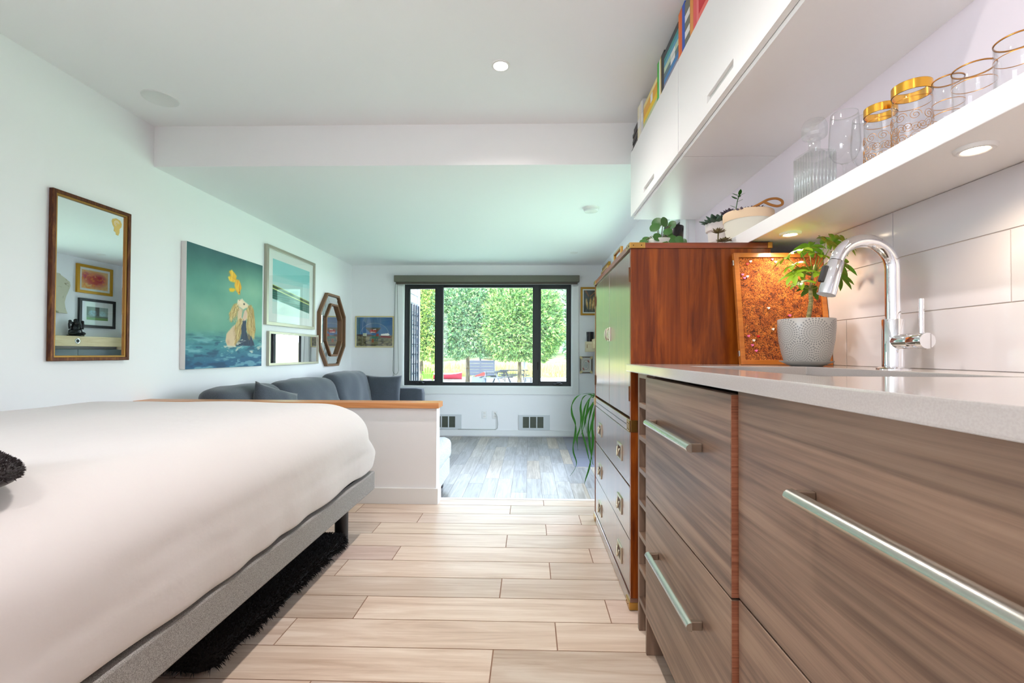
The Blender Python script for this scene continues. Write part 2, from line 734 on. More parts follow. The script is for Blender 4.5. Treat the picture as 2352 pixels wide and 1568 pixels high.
# ------------------------------------------------------------------ walls and ceilings
LY0, LY1, LZ0, LZ1 = -1.80, -.05, .80, 2.27     # side window added out of view to bring daylight into the kitchen
struct('wall_left', MB().box(XL - .14, XL, LY1, YB + .16, ZS - .15, ZH + .2).box(XL - .14, XL, YF - .14, LY0, ZS - .15, ZH + .2)
       .box(XL - .14, XL, LY0, LY1, ZS - .15, LZ0).box(XL - .14, XL, LY0, LY1, LZ1, ZH + .2), m_wall)
m_kwall = mat('light_tinted_paint', C(237, 227, 235), 0.75)  # lilac cast of mixed lamp and daylight put into the wall colour
struct('wall_right', MB().box(XR, XR + .2, YF - .14, YS, -0.3, ZH + .2), m_kwall)
DY0, DY1, DZ1 = 3.12, 5.06, 1.93           # glazed door added unseen in the right-hand living-room wall for daylight
struct('wall_right', MB().box(XR2, XR + .2, YS, DY0, ZS - .15, ZH + .2).box(XR2, XR + .2, DY1, YB + .16, ZS - .15, ZH + .2).box(XR2, XR + .2, DY0, DY1, DZ1, ZH + .2).box(XR2, XR + .2, DY0, DY1, ZS - .15, ZS + .01), m_wall)
struct('trim_2', MB().cbox(XR2 - 0.004, XR2 + 0.012, YS - 0.006, YS + 0.012, 0.0, ZL, .002), m_trim)
struct('ceiling', MB().box(XL - 1.6, XR + .2, YF - .4, YS, ZH, ZH + .2), m_ceil)  # slab juts past the left wall as an unseen eave blocking the sun
struct('ceiling_lower', MB().box(XL, XR, YS, YB + .9, ZL, ZH + .2), m_ceil)

WX0, WX1, WZ0, WZ1 = -1.80, 0.605, 0.475, 1.945      # rough opening of the window
mb = MB()
mb.box(XL, WX0, YB, YB + .16, ZS - .15, ZL).box(WX1, XR2, YB, YB + .16, ZS - .15, ZL)
mb.box(WX0, WX1, YB, YB + .16, ZS - .15, WZ0).box(WX0, WX1, YB, YB + .16, WZ1, ZL)
struct('wall_back', mb, m_wall)
# casing boards round the window and the apron under it
mb = MB()
mb.cbox(-1.905, WX0, YB - .018, YB, 0.375, 1.90, .003).cbox(WX1, 0.69, YB - .018, YB, 0.375, 1.90, .003)
mb.cbox(WX0, WX1, YB - .018, YB, 0.375, WZ0, .003)
struct('trim_3', mb, m_trim)
struct('trim_4', MB().ring([(WX0, WZ0), (WX1, WZ0), (WX1, WZ1), (WX0, WZ1)], [(-1.782, 0.492), (0.587, 0.492), (0.587, 1.927), (-1.782, 1.927)], YB - .016, YB + .1), mat('jamb_paint', C(240, 243, 243), .5))

# window: black frame, fixed middle pane, two crank-out sashes
win = thing('window_1', 'wide black framed window with a fixed middle pane between two casements', 'window', (-0.6, YB + .09, 0.49))
win['kind'] = 'structure'


def rect(x0, x1, z0, z1):
    return [(x0, z0), (x1, z0), (x1, z1), (x0, z1)]


y0, y1 = YB + .05, YB + .11
mb = MB().ring(rect(-1.782, .587, .492, 1.927), rect(-1.735, .545, .537, 1.885), y0, y1)
mb.cbox(-1.325, -1.229, y0 - .005, y1, .5, 1.92, .004).cbox(0.045, 0.135, y0 - .005, y1, .5, 1.92, .004)
obj('window_frame', mb, m_black, win)
for x0, x1 in ((-1.742, -1.318), (0.128, 0.553)):
    s = obj('sash', MB().ring(rect(x0, x1, .530, 1.893), rect(x0 + .034, x1 - .03, .556, 1.866), y0 + .004, y1 - .004), m_black, win)
    obj('pane', MB().box(x0 + .03, x1 - .028, y0 + .028, y0 + .034, .552, 1.87), m_glass, s)
    xc = (x0 + x1) / 2 + (-.02 if x0 < 0 else .06)
    mb = MB().cbox(xc - .065, xc + .065, y0 - .03, y0 + .006, .505, .522, .004).cbox(xc - .02, xc + .02, y0 - .028, y0, .52, .537, .004)
    mb.tube([(xc - .01, y0 - .022, .534), (xc + .03, y0 - .028, .538), (xc + .062, y0 - .028, .524)], .006, 8)
    obj('crank_handle', mb, m_blackgloss, win)
obj('pane', MB().box(-1.232, 0.048, y0 + .028, y0 + .034, .534, 1.888), m_glass, win)
obj('latch', MB().cbox(0.118, 0.126, y0 - .02, y0, .72, .83, .003), m_blackgloss, win)

# half wall beside the step
struct('wall_half', MB().box(XL, -0.585, 2.885, 2.985, 0.0, 0.602), m_wall)
m_maple = wood('maple_cap', [(0.3, C(190, 118, 62)), (0.5, C(208, 140, 82)), (0.7, C(222, 160, 102))], axis='X', scale=1.5, stretch=12, rough=.35, bump=.02)
struct('trim_5', MB().cbox(XL, -0.568, 2.862, 3.0, 0.602, 0.637, .003), m_maple)
struct('baseboard_half', MB().prism([(XL, 2.873), (-.572, 2.873), (-.572, 2.98), (-.5848, 2.98), (-.5848, 2.8848), (XL, 2.8848)], 0.0, 0.098, axis='Z'), m_trim)
struct('baseboard_back', MB().cbox(XL, XR2, YB - .014, YB, ZS + .012, -0.122, .003), m_trim)
struct('baseboard_left', MB().cbox(XL, XL + .014, YS, YB - .02, ZS + .004, -0.122, .003), m_trim)
struct('baseboard_left', MB().cbox(XL, XL + .014, YF, 2.87, 0.0, 0.1, .003), m_trim)

# wall behind the viewpoint, and the added side window for daylight
struct('wall_front', MB().box(XL, XR, YF - .14, YF, 0, ZH), m_wall)
w2 = thing('added_window', 'black framed side window added out of view in the left wall for daylight', 'window', (XL - .07, (LY0 + LY1) / 2, LZ0))
w2['kind'] = 'structure'
mb = MB().ring(rect(LY0, LY1, LZ0, LZ1), rect(LY0 + .05, LY1 - .05, LZ0 + .05, LZ1 - .05), XL - .10, XL - .04, axis='X')
obj('window_frame', mb, m_black, w2)
obj('pane', MB().box(XL - .073, XL - .067, LY0 + .05, LY1 - .05, LZ0 + .05, LZ1 - .05), m_glass, w2)

d1 = thing('added_door', 'glazed double door added unseen behind the teak chest to let in daylight', 'door', (XR2 + .12, (DY0 + DY1) / 2, ZS + .01))
d1['kind'] = 'structure'
mb = MB().ring(rect(DY0, DY1, ZS + .01, DZ1), rect(DY0 + .06, DY1 - .06, ZS + .08, DZ1 - .06), XR2 + .09, XR2 + .15, axis='X')
mb.box(XR2 + .09, XR2 + .15, (DY0 + DY1) / 2 - .05, (DY0 + DY1) / 2 + .05, ZS + .08, DZ1 - .06)
obj('door_frame', mb, m_black, d1)
for a, b in ((DY0 + .06, (DY0 + DY1) / 2 - .05), ((DY0 + DY1) / 2 + .05, DY1 - .06)):
    obj('pane', MB().box(XR2 + .117, XR2 + .123, a, b, ZS + .08, DZ1 - .06), m_glass, d1)

# glossy white wall tile over the worktop
m_tilew = mat('glazed_white_tile', C(206, 201, 203), 0.13)
mb = MB()
rows = [(0.9135, 1.0675, 0.95), (1.0695, 1.2315, 1.041), (1.2335, 1.371, 1.37)]
for z0, z1, off in rows:
    j = -4
    while off + j * .62 < 1.70:
        a, b = max(-.6, off + j * .62 + .001), min(1.70, off + (j + 1) * .62 - .001)
        if b - a > .01:
            mb.cbox(XR - .009, XR - .001, a, b, z0, z1, .0012)
        j += 1
struct('trim_6', mb, m_tilew)
struct('trim_7', MB().box(XR - .006, XR, -.6, 1.70, .9135, 1.371), mat('tile_grout', C(206, 190, 178), .8))

# ================================================================== kitchen run
m_lam = wood('grey_brown_laminate', [(0.28, C(64, 45, 36)), (0.43, C(98, 75, 61)), (0.55, C(128, 102, 84)), (0.72, C(152, 126, 105))],
             axis='Y', scale=0.75, stretch=15, rough=0.36, bump=0.03, fine=0.5, dist=1.6)
m_lam_v = wood('grey_brown_laminate_upright', [(0.25, C(84, 62, 50)), (0.45, C(116, 92, 76)), (0.7, C(150, 124, 106))],
               axis='Z', scale=0.9, stretch=13, rough=0.4, bump=0.03, fine=0.42)
m_quartz = speckle('white_quartz', C(170, 162, 157), C(175, 167, 162), scale=420, lo=.40, hi=.60, rough=.10)
XF = 0.371                                   # plane of the drawer fronts
ZC0, ZC1 = 0.886, 0.913


m_band = wood('red_brown_edge', [(0.3, C(96, 52, 36)), (0.5, C(140, 84, 60)), (0.7, C(168, 112, 84))], axis='X', scale=6, stretch=20, rough=.4, bump=0)
mat_post = mat('handle_post', C(150, 132, 116), .35, 0.8)


def bar_handle(parent, x, y0, y1, z):
    """half-round bar on two flat posts"""
    mb = MB()
    prof = [(-0.0, -.0095), (-.006, -.0085), (-.011, -.005), (-.013, 0), (-.011, .005), (-.006, .0085), (0, .0095)]
    mb.prism([(x - .024 + a, z + b) for a, b in prof], y0, y1, axis='Y')
    h = obj('handle', mb, m_steel, parent, angle=40)
    for y in (y0 + .004, y1 - .004 - .011):
        obj('post', MB().cbox(x - .026, x - .0005, y, y + .011, z - .009, z + .009, .0015), mat_post, h)
    return h




def drawer_unit(label, y0, y1, split, handles, XF=XF, ztop=.876, band=False):
    t = thing('base_cabinet', label, 'cabinet', (0.72, (y0 + y1) / 2, 0.0), group='wood grain drawer cabinets')
    mb = MB()
    mb.box(XF + .022, 1.07, y0 + .001, y0 + .018, .118, .884).box(XF + .022, 1.07, y1 - .018, y1 - .001, .118, .884)
    mb.box(XF + .022, 1.07, y0 + .018, y1 - .018, .118, .136).box(1.055, 1.07, y0 + .018, y1 - .018, .136, .884)
    obj('carcass', mb, m_lam_v, t)
    for (z0, z1), hs in zip(((split + .002, ztop), (.122, split - .002)), handles):
        d = obj('drawer', MB().cbox(XF, XF + .02, y0 + .002, y1 - .002, z0, z1, .0015), m_lam, t)
        if band:
            obj('edge_band', MB().box(XF + .0008, XF + .0195, y0 + .0012, y0 + .0022, z0 + .001, z1 - .001), m_band, d)
        if hs:
            bar_handle(d, XF, *hs)
    return t


t = drawer_unit('narrow two-drawer grey-brown cabinet beside the open wine rack', 0.850, 1.463, .502, [(0.985, 1.352, .749), (0.985, 1.335, .371)], band=True)
# side panel that runs to the floor, recessed plinth
obj('side_panel', MB().cbox(XF + .002, 1.07, 1.4635, 1.476, 0.0, .884, .001), m_lam_v, t)
obj('plinth', MB().box(0.425, 0.44, 0.852, 1.4625, 0.0, .118), m_lam, t)
t = drawer_unit('wide two-drawer grey-brown cabinet nearest the viewer under the worktop', -0.16, 0.847, .507, [(-0.08, 0.632, .759), (-0.08, .632, .371)], XF=.381, ztop=.884)
obj('plinth', MB().box(0.425, 0.44, -.16, .847, 0.0, .118), m_lam, t)

# open wine rack between the drawers and the tall chest
t = thing('wine_rack', 'narrow open wine rack with wood grain shelves beside the drawers', 'rack', (0.72, 1.53, 0))
ya, yb = 1.478, 1.592
obj('side_panel', MB().cbox(.380, 1.0, yb - .0, yb + .016, 0.0, .884, .001), m_lam_v, t)
obj('back_panel', MB().box(.70, .71, ya, yb, 0.04, .884), m_lam_v, t)
for i in range(7):
    z = .11 + i * .1108
    obj('shelf', MB().cbox(.380, .70, ya, yb, z - .008, z + .008, .001), m_lam, t)
obj('top_rail', MB().cbox(.380, .70, ya, yb, .868, .884, .001), m_lam, t)

# worktop with a cut-out for the sink
hx0, hx1, hy0, hy1 = 0.50, 0.86, 0.80, 1.44
mb = MB()
mb.ring(rect(.36, 1.079, -.55, 1.711), rect(hx0, hx1, hy0, hy1), ZC0, ZC1, axis='Z')
top = obj('countertop', mb, m_quartz, bevel=.003)
tag(top, 'pale speckled stone worktop running along the kitchen wall', 'worktop')
sk = thing('sink', 'undermounted steel sink set into the pale worktop', 'sink', (0.68, 1.12, .70))
mb = MB()
mb.ring(rect(hx0 - .02, hx1 + .02, hy0 - .02, hy1 + .02), rect(hx0, hx1, hy0, hy1), ZC0 - .004, ZC0 - .0005, axis='Z')
mb.box(hx0 - .003, hx0, hy0, hy1, .70, ZC0 - .004).box(hx1, hx1 + .003, hy0, hy1, .70, ZC0 - .004)
mb.box(hx0, hx1, hy0 - .003, hy0, .70, ZC0 - .004).box(hx0, hx1, hy1, hy1 + .003, .70, ZC0 - .004)
mb.box(hx0, hx1, hy0, hy1, .697, .70)
obj('basin', mb, m_steel, sk)
obj('drain', MB().lathe([(0, .7002), (.03, .7002), (.042, .7045), (.045, .7005)], (0.68, 1.12, 0), 24), m_chrome, sk, smooth=True)

# faucet
fx, fy = 0.937, 1.20
t = thing('faucet', 'chrome high-arc pull-down faucet standing behind the sink', 'faucet', (fx, fy, ZC1))
obj('deck_plate', MB().lathe([(0, 0), (.036, 0), (.036, .003), (.032, .0055), (.026, .007), (0, .007)], (fx, fy, ZC1), 40), m_chrome, t, smooth=True, angle=35)
obj('body', MB().lathe([(.0235, .006), (.0235, .127), (.0225, .129), (0, .129)], (fx, fy, ZC1), 40), m_chrome, t, angle=35)
pts = [(fx, fy, ZC1 + .129), (fx, fy, ZC1 + .20), (fx, fy, 1.172)]
R = .073
for k in range(1, 25):
    a = math.radians(163) * k / 24
    pts.append((fx - R + R * math.cos(a), fy, 1.172 + R * math.sin(a)))
obj('spout', MB().tube(pts, .0165, 24), m_chrome, t, smooth=True, angle=50)
p = Vector(pts[-1])
a = math.radians(163)
dn = Vector((-math.sin(a), 0, math.cos(a))).normalized()
hp = [p + dn * s for s in (.001, .003, .05, .085, .092, .0925)]
sh = obj('spray_head', MB().tube(hp, [.0172, .0185, .0205, .022, .0215, .017], 28), m_chrome, t, smooth=True, angle=40)
q = p + dn * .042
nrm = Vector((dn.z, 0, -dn.x))
if nrm.x > 0:
    nrm = -nrm
Mx = Matrix((nrm.to_4d(), Vector((0, 1, 0, 0)), dn.to_4d(), Vector((0, 0, 0, 1)))).transposed()
Mx[3] = (0, 0, 0, 1)
Mx.translation = q
bt = MB().cbox(.016, .0275, -.008, .008, -.022, .022, .003)
obj('spray_button', bt.move(Mx), m_rubber, sh)
lv = MB().lathe([(0, .0), (.019, .0), (.019, -.045), (.0182, -.047), (.019, -.049), (.0195, -.088), (.0185, -.0905), (0, -.0905)], (fx, fy - .012, ZC1 + .071), 36, axis='Y')
ha = obj('handle', lv, m_chrome, t, angle=35)
obj('lever', MB().tube([(fx, fy - .086, ZC1 + .088), (fx, fy - .086, ZC1 + .172)], .0052, 16), m_chrome, ha, smooth=True, angle=40)

# ------------------------------------------------------------------ upper cabinets
m_cab = mat('cabinet_white', C(244, 242, 240), 0.3)
m_cab_in = mat('cabinet_edge', C(205, 204, 200), 0.5)
XU, ZU0, ZU1 = 0.648, 1.814, 2.240


def slot_front(y0, y1, z0, z1, sy0, sy1, sz0, sz1, x0, x1, cut=.012):
    """door slab with a slanted-end finger slot cut through it"""
    out = [(y0, z0), (y1, z0), (y1, z1), (y0, z1)]
    ins = [(sy0, sz0), (sy1, sz0), (sy1, sz1), (sy0, sz1)]
    return MB().ring(out, ins, x0, x1, axis='X')


for y0, y1, lab in ((2.008, 2.945, 'white wall cabinet with slot pull reaching the bulkhead'), (1.085, 2.004, 'white wall cabinet with slot pull overhanging the sink')):
    t = thing('wall_cabinet', lab, 'cabinet', (.86, (y0 + y1) / 2, ZU0), group='white cabinets under the ceiling')
    mb = MB()
    x0 = XU + .021
    mb.box(x0, XR, y0, y1, ZU0, ZU0 + .018).box(x0, XR, y0, y1, ZU1 - .018, ZU1)
    mb.box(x0, XR, y0, y0 + .018, ZU0 + .018, ZU1 - .018).box(x0, XR, y1 - .018, y1, ZU0 + .018, ZU1 - .018)
    mb.box(XR - .01, XR, y0 + .018, y1 - .018, ZU0 + .018, ZU1 - .018)
    obj('carcass', mb, m_cab, t)
    c = (y0 + y1) / 2 + .028
    d = slot_front(y0 + .001, y1 - .001, ZU0 + .016, ZU1, c - .108, c + .108, 1.868, 1.896, XU, XU + .019)
    dr = obj('door', d, m_cab, t, bevel=.0012)
    obj('finger_pull', MB().box(XU + .012, XU + .018, c - .112, c + .112, 1.864, 1.900), m_cab_in, dr)

# ------------------------------------------------------------------ floating shelf with two puck lights
t = thing('floating_shelf', 'long thick white floating shelf holding glasses and potted plants', 'shelf', (.95, 1.4, 1.372))
obj('board', MB().cbox(.824, XR, .30, 2.62, 1.372, 1.424, .002), m_cab, t)
m_puck = emis('puck_lens', (1.0, 0.80, 0.56, 1), 14.0)
for y in (0.30 + .0, .945, 1.605):
    if y < .4:
        continue
    pk = obj('puck_light', MB().lathe([(.0215, 1.372), (.0215, 1.3665), (.024, 1.3645), (.0305, 1.3645), (.034, 1.368), (.0345, 1.372)], (.905, y, 0), 40), m_white, t, smooth=True, angle=40)
    obj('lens', MB().lathe([(0, 1.3675), (.0212, 1.3675), (.0212, 1.3705), (0, 1.3705)], (.905, y, 0), 32), m_puck, pk)
PUCKS = [(.905, .945), (.905, 1.605)]

# ================================================================== tall campaign chest
m_teak = wood('red_teak', [(0.25, C(58, 20, 3)), (0.42, C(100, 41, 6)), (0.56, C(130, 60, 11)), (0.75, C(162, 88, 22))],
              axis='Z', scale=1.7, stretch=9, rough=.36, coat=.15, coat_rough=.2, bump=.02, fine=.3, dist=2.0, spec=.3)
m_teak_h = wood('red_teak_flat', [(0.25, C(70, 24, 6)), (0.42, C(106, 42, 10)), (0.58, C(130, 56, 16)), (0.8, C(152, 72, 24))],
                axis='X', scale=1.7, stretch=9, rough=.34, coat=.35, coat_rough=.2, bump=.02)
m_teak_f = wood('teak_polished', [(0.22, C(70, 34, 18)), (0.45, C(96, 50, 28)), (0.7, C(120, 68, 40))],
                axis='Z', scale=1.7, stretch=9, rough=.30, coat=1.0, coat_rough=.16, bump=.03, spec=.8)
m_teak_f.node_tree.nodes['Principled BSDF'].inputs['Coat IOR'].default_value = 1.9
AX0, AX1, AY0, AY1, AZ = 0.375, 0.895, 1.713, 2.66, 1.366
t = thing('campaign_chest', 'tall polished teak campaign chest with brass corners at the end of the worktop', 'armoire', ((AX0 + AX1) / 2, (AY0 + AY1) / 2, 0))
chest = t
mb = MB()
mb.box(AX0 + .004, AX1, AY0 + .003, AY0 + .022, .022, AZ - .022).box(AX0 + .004, AX1, AY1 - .022, AY1 - .003, .022, AZ - .022)
mb.box(AX1 - .012, AX1, AY0 + .022, AY1 - .022, .022, AZ - .022)
obj('body', mb, m_teak, t)
obj('top_board', MB().cbox(AX0 - .0, AX1 + .003, AY0, AY1 + .003, AZ - .021, AZ, .001), m_teak_h, t)
obj('waist_band', MB().cbox(AX0 + .001, AX0 + .03, AY0 + .002, AY1 - .002, .657, .703, .002), m_teak_f, t)
obj('waist_groove', MB().box(AX0 + .0002, AX0 + .004, AY0 + .004, AY1 - .004, .6785, .6805), m_black, t)
obj('bottom_rail', MB().cbox(AX0 + .001, AX0 + .03, AY0 + .002, AY1 - .002, .004, .046, .002), m_teak_f, t)
obj('bottom_board', MB().box(AX0 + .03, AX1 - .012, AY0 + .022, AY1 - .022, .022, .04), m_teak_h, t)
obj('shadow_board', MB().box(AX0 + .03, AX0 + .036, AY0 + .022, AY1 - .022, .04, AZ - .022), m_black, t)
m_steel_b = mat('worn_brass_plate', C(206, 198, 178), .3, .9)
m_hinge = mat('hinge_brown', C(96, 58, 30), .45, .6)
# pair of doors
ym = 2.187
for y0, y1, hs in ((AY0 + .026, ym - .003, -1), (ym + .003, AY1 - .026, 1)):
    d = obj('door', MB().cbox(AX0 + .006, AX0 + .028, y0, y1, .712, 1.337, .0015), m_teak_f, t)
    yk = ym + hs * .022
    mb = MB().cbox(AX0 + .001, AX0 + .0065, yk - .010, yk + .010, 1.010, 1.076, .002)
    k = obj('pull', mb, m_steel_b, d)
    pts = []
    for i in range(9):
        a = PI * i / 8
        pts.append((AX0 - .002 - .011 * math.sin(a), yk, 1.043 + .026 * math.cos(a)))
    obj('bail', MB().tube(pts, .0034, 8), m_steel_b, k, smooth=True)
    yh = AY0 + .026 if hs < 0 else AY1 - .026
    for z in (1.25, .80):
        mb = MB().tube([(AX0 + .0035, yh, z - .028), (AX0 + .0035, yh, z + .028)], .0034, 8)
        obj('hinge', mb, m_hinge, d)
obj('top_bead', MB().tube([(AX0 + .012, AY0 + .024, 1.3405), (AX0 + .012, AY1 - .024, 1.3405)], .0032, 8), m_teak_f, t)
# drawers with recessed campaign pulls


m_cup = mat('pull_recess', C(92, 60, 36), .4, .4)


def campaign_pull(parent, y, z):
    mb = MB().ring(rect(y - .046, y + .046, z - .033, z + .033), rect(y - .03, y + .03, z - .026, z + .022), AX0 + .0015, AX0 + .006, axis='X')
    pl = obj('pull', mb, m_steel_b, parent, bevel=.0008)
    obj('pull_cup', MB().box(AX0 + .0035, AX0 + .0052, y - .031, y + .031, z - .027, z + .023), m_cup, pl)
    pts = []
    for i in range(9):
        a = PI * i / 8
        pts.append((AX0 - .001 - .006 * math.sin(a), y - .022 + .044 * i / 8, z + .014 - .032 * math.sin(a)))
    obj('bail', MB().tube(pts, .0036, 8), m_steel_b, pl, smooth=True)


for z0, z1, zc in ((.452, .652, .545), (.2505, .446, .327), (.050, .2465, .128)):
    d = obj('drawer', MB().cbox(AX0 + .006, AX0 + .028, AY0 + .026, AY1 - .026, z0, z1, .0015), m_teak_f, t)
    for y in (1.93, 2.455):
        campaign_pull(d, y, zc)
# brass straps
e = .0022


def strap(name, x0, x1, y0, y1, z0, z1, pins):
    b = obj('corner_strap', MB().cbox(x0, x1, y0, y1, z0, z1, .0006), m_brass, t)
    return b


strap('s', AX0 - .0005, AX0 + .056, AY0 - e, AY0 + .003, AZ - .0205, AZ + .0006, 0)
strap('s', AX0 - e, AX0 + .001, AY0 - .001, AY0 + .06, AZ - .0205, AZ + .0006, 0)
strap('s', AX0 - e, AX0 + .001, AY1 - .06, AY1 + .004, AZ - .0205, AZ + .0006, 0)
strap('s', AX1 - .012, AX1 + .005, AY0 - e, AY0 + .003, AZ - .0205, AZ + .0006, 0)
strap('s', AX0 + .004, AX0 + .028, AY0 + .0006, AY0 + .004, .659, .703, 0)
strap('s', AX0 - e, AX0 + .002, AY0 + .001, AY0 + .05, .659, .701, 0)
strap('s', AX0 - e, AX0 + .002, AY1 - .05, AY1 - .001, .659, .701, 0)
strap('s', AX0 + .001, AX0 + .034, AY0 + .0006, AY0 + .004, .002, .03, 0)
strap('s', AX0 - e, AX0 + .002, AY0 + .001, AY0 + .06, .004, .03, 0)
strap('s', AX0 - e, AX0 + .002, AY1 - .06, AY1 - .001, .004, .03, 0)
m_pin = mat('brass_pin', C(70, 52, 26), .4, 1)
for x in (AX0 + .012, AX0 + .042):
    obj('pin', MB().sphere((x, AY0 - e, AZ - .010), .0022, 8, 6), m_pin, t)
for y in (AY0 + .014, AY0 + .044):
    obj('pin', MB().sphere((AX0 - e, y, AZ - .010), .0022, 8, 6), m_pin, t)
for y in (AY0 + .012, AY0 + .036):
    for z in (.69, .668):
        obj('pin', MB().sphere((AX0 - e, y, z), .002, 8, 6), m_pin, t)
    obj('pin', MB().sphere((AX0 - e, y + .008, .017), .002, 8, 6), m_pin, t)

# ------------------------------------------------------------------ cork board leaning on the chest, with heart pins
m_cork = None
m, tt, b = nt('rough_cork')
L = tt.links.new
tc = N(tt, 'ShaderNodeTexCoord')
n0 = N(tt, 'ShaderNodeTexNoise', Scale=26.0, Detail=4.0)
L(tc.outputs['Object'], n0.inputs['Vector'])
ad = N(tt, 'ShaderNodeMix', data_type='RGBA', blend_type='LINEAR_LIGHT')
ad.inputs[0].default_value = .10
L(tc.outputs['Object'], ad.inputs[6])
L(n0.outputs['Color'], ad.inputs[7])
vo = N(tt, 'ShaderNodeTexVoronoi', feature='DISTANCE_TO_EDGE', Scale=58.0)
L(ad.outputs[2], vo.inputs['Vector'])
n2 = N(tt, 'ShaderNodeTexNoise', Scale=34.0, Detail=6.0, Roughness=.65)
L(tc.outputs['Object'], n2.inputs['Vector'])
r1 = ramp(tt, [(0.0, C(44, 22, 12)), (0.05, C(126, 72, 28)), (0.13, C(204, 130, 58))])
L(vo.outputs['Distance'], r1.inputs[0])
r2 = ramp(tt, [(0.32, C(96, 58, 30)), (0.44, C(214, 172, 120)), (0.66, C(255, 238, 205))])
L(n2.outputs[0], r2.inputs[0])
mu = N(tt, 'ShaderNodeMix', data_type='RGBA', blend_type='MULTIPLY')
mu.inputs[0].default_value = 1
L(r1.outputs[0], mu.inputs[6])
L(r2.outputs[0], mu.inputs[7])
L(mu.outputs[2], b.inputs['Base Color'])
b.inputs['Roughness'].default_value = .9
bp = N(tt, 'ShaderNodeBump', Strength=.6, Distance=.004)
L(vo.outputs['Distance'], bp.inputs['Height'])
L(bp.outputs[0], b.inputs['Normal'])
m_cork = m
m_oakf = wood('honey_frame', [(0.3, C(150, 82, 26)), (0.5, C(178, 104, 38)), (0.75, C(200, 126, 52))], axis='X', scale=2, stretch=10, rough=.35, coat=.3)
CB_W, CB_H = .320, .412
tilt = math.radians(-8.0)
cb = thing('cork_board', 'framed rough cork board leaning against the teak chest behind the potted plant', 'board', (.908, 1.632, ZC1 + .0012), rot=(tilt, 0, 0))
lobj('frame', MB().ring(rect(-CB_W / 2, CB_W / 2, 0, CB_H), rect(-CB_W / 2 + .017, CB_W / 2 - .017, .017, CB_H - .017), 0.0, .018), m_oakf, cb, bevel=.001)
lobj('cork', MB().box(-CB_W / 2 + .016, CB_W / 2 - .016, .005, .016, .016, CB_H - .016), m_cork, cb)
lobj('hanger', MB().cbox(-CB_W / 2 - .004, -CB_W / 2, .003, .015, .365, .385, .001), m_steel, cb)
lobj('hanger', MB().cbox(-CB_W / 2 - .004, -CB_W / 2, .003, .015, .03, .05, .001), m_steel, cb)


def heart(s, d):
    P = []
    for i in range(28):
        a = 2 * PI * i / 28
        P.append((s * 16 * math.sin(a) ** 3 / 17, s * (13 * math.cos(a) - 5 * math.cos(2 * a) - 2 * math.cos(3 * a) - math.cos(4 * a)) / 17))
    return MB().prism(P, -d, 0.002, axis='Y')


m_hw, m_hp, m_hr = mat('heart_white', C(240, 232, 222), .5), mat('heart_pink', C(232, 110, 160), .5), mat('heart_red', C(205, 30, 40), .5)
Mcb = Matrix.LocRotScale(cb.location, cb.rotation_euler, cb.scale)
# u,v measured on the board: across from its left edge, up from its foot
HEARTS = [(.060, .380, 'w', 'white heart pin high on the cork board, nearer its corner'), (.139, .388, 'p', 'pink heart pin at the very top of the cork board'),
          (.150, .378, 'w', 'white heart pin just below the topmost pink heart on the cork'), (.048, .370, 'r', 'red heart pin tucked under the upper white heart on the cork'),
          (.028, .330, 'p', 'upper pink heart of the cluster of three on the cork edge'), (.045, .323, 'w', 'white heart pin in the cluster of three on the cork edge'),
          (.034, .317, 'p', 'lower pink heart of the cluster of three on the cork edge'), (.112, .205, 'w', 'lone white heart pin halfway down the cork board'),
          (.122, .128, 'w', 'white heart pin on the cork beside the grey flowerpot'), (.185, .178, 'p', 'pink heart pin peeking over the rim of the grey flowerpot'),
          (.034, .103, 'p', 'pink heart pin beside the low red heart on the cork'), (.068, .102, 'r', 'red heart pin low on the cork board'),
          (.051, .087, 'w', 'white heart pin just below the low red heart on the cork'), (.045, .070, 'p', 'pink heart pin below the low white heart on the cork'),
          (.057, .050, 'p', 'lowest pink heart pin on the cork board')]
for k, (u, v, c, lab) in enumerate(HEARTS):
    me = heart(.0052, .0025)
    rz = random.uniform(-.25, .25)
    Mx = Mcb @ Matrix.Translation((-CB_W / 2 + u, .0032, v)) @ Matrix.Rotation(rz, 4, 'Y')
    o = obj('heart_pin', me, {'w': m_hw, 'p': m_hp, 'r': m_hr}[c])
    o.matrix_world = Mx
    tag(o, lab, 'pin', 'heart pins on the cork board')

# ------------------------------------------------------------------ grey planter with an umbrella plant
m_pot, tt, b = nt('grey_starburst_glaze')
L = tt.links.new
tc = N(tt, 'ShaderNodeTexCoord')
sep = N(tt, 'ShaderNodeSeparateXYZ')
L(tc.outputs['Object'], sep.inputs[0])


def MA(op, a, b=None, c=None, tree=None):
    n = N(tree or tt, 'ShaderNodeMath', operation=op)
    for i, v in enumerate((a, b, c)):
        if v is None:
            continue
        if isinstance(v, (int, float)):
            n.inputs[i].default_value = v
        else:
            (tree or tt).links.new(v, n.inputs[i])
    return n.outputs[0]


px, py = .895, 1.50
ang = MA('ARCTAN2', MA('SUBTRACT', sep.outputs[1], py), MA('SUBTRACT', sep.outputs[0], px))
uu = MA('MULTIPLY', ang, .082)                           # arc length round the pot
zz = MA('SUBTRACT', sep.outputs[2], .93)
per = .0859                                             # six bursts round, staggered on two rows


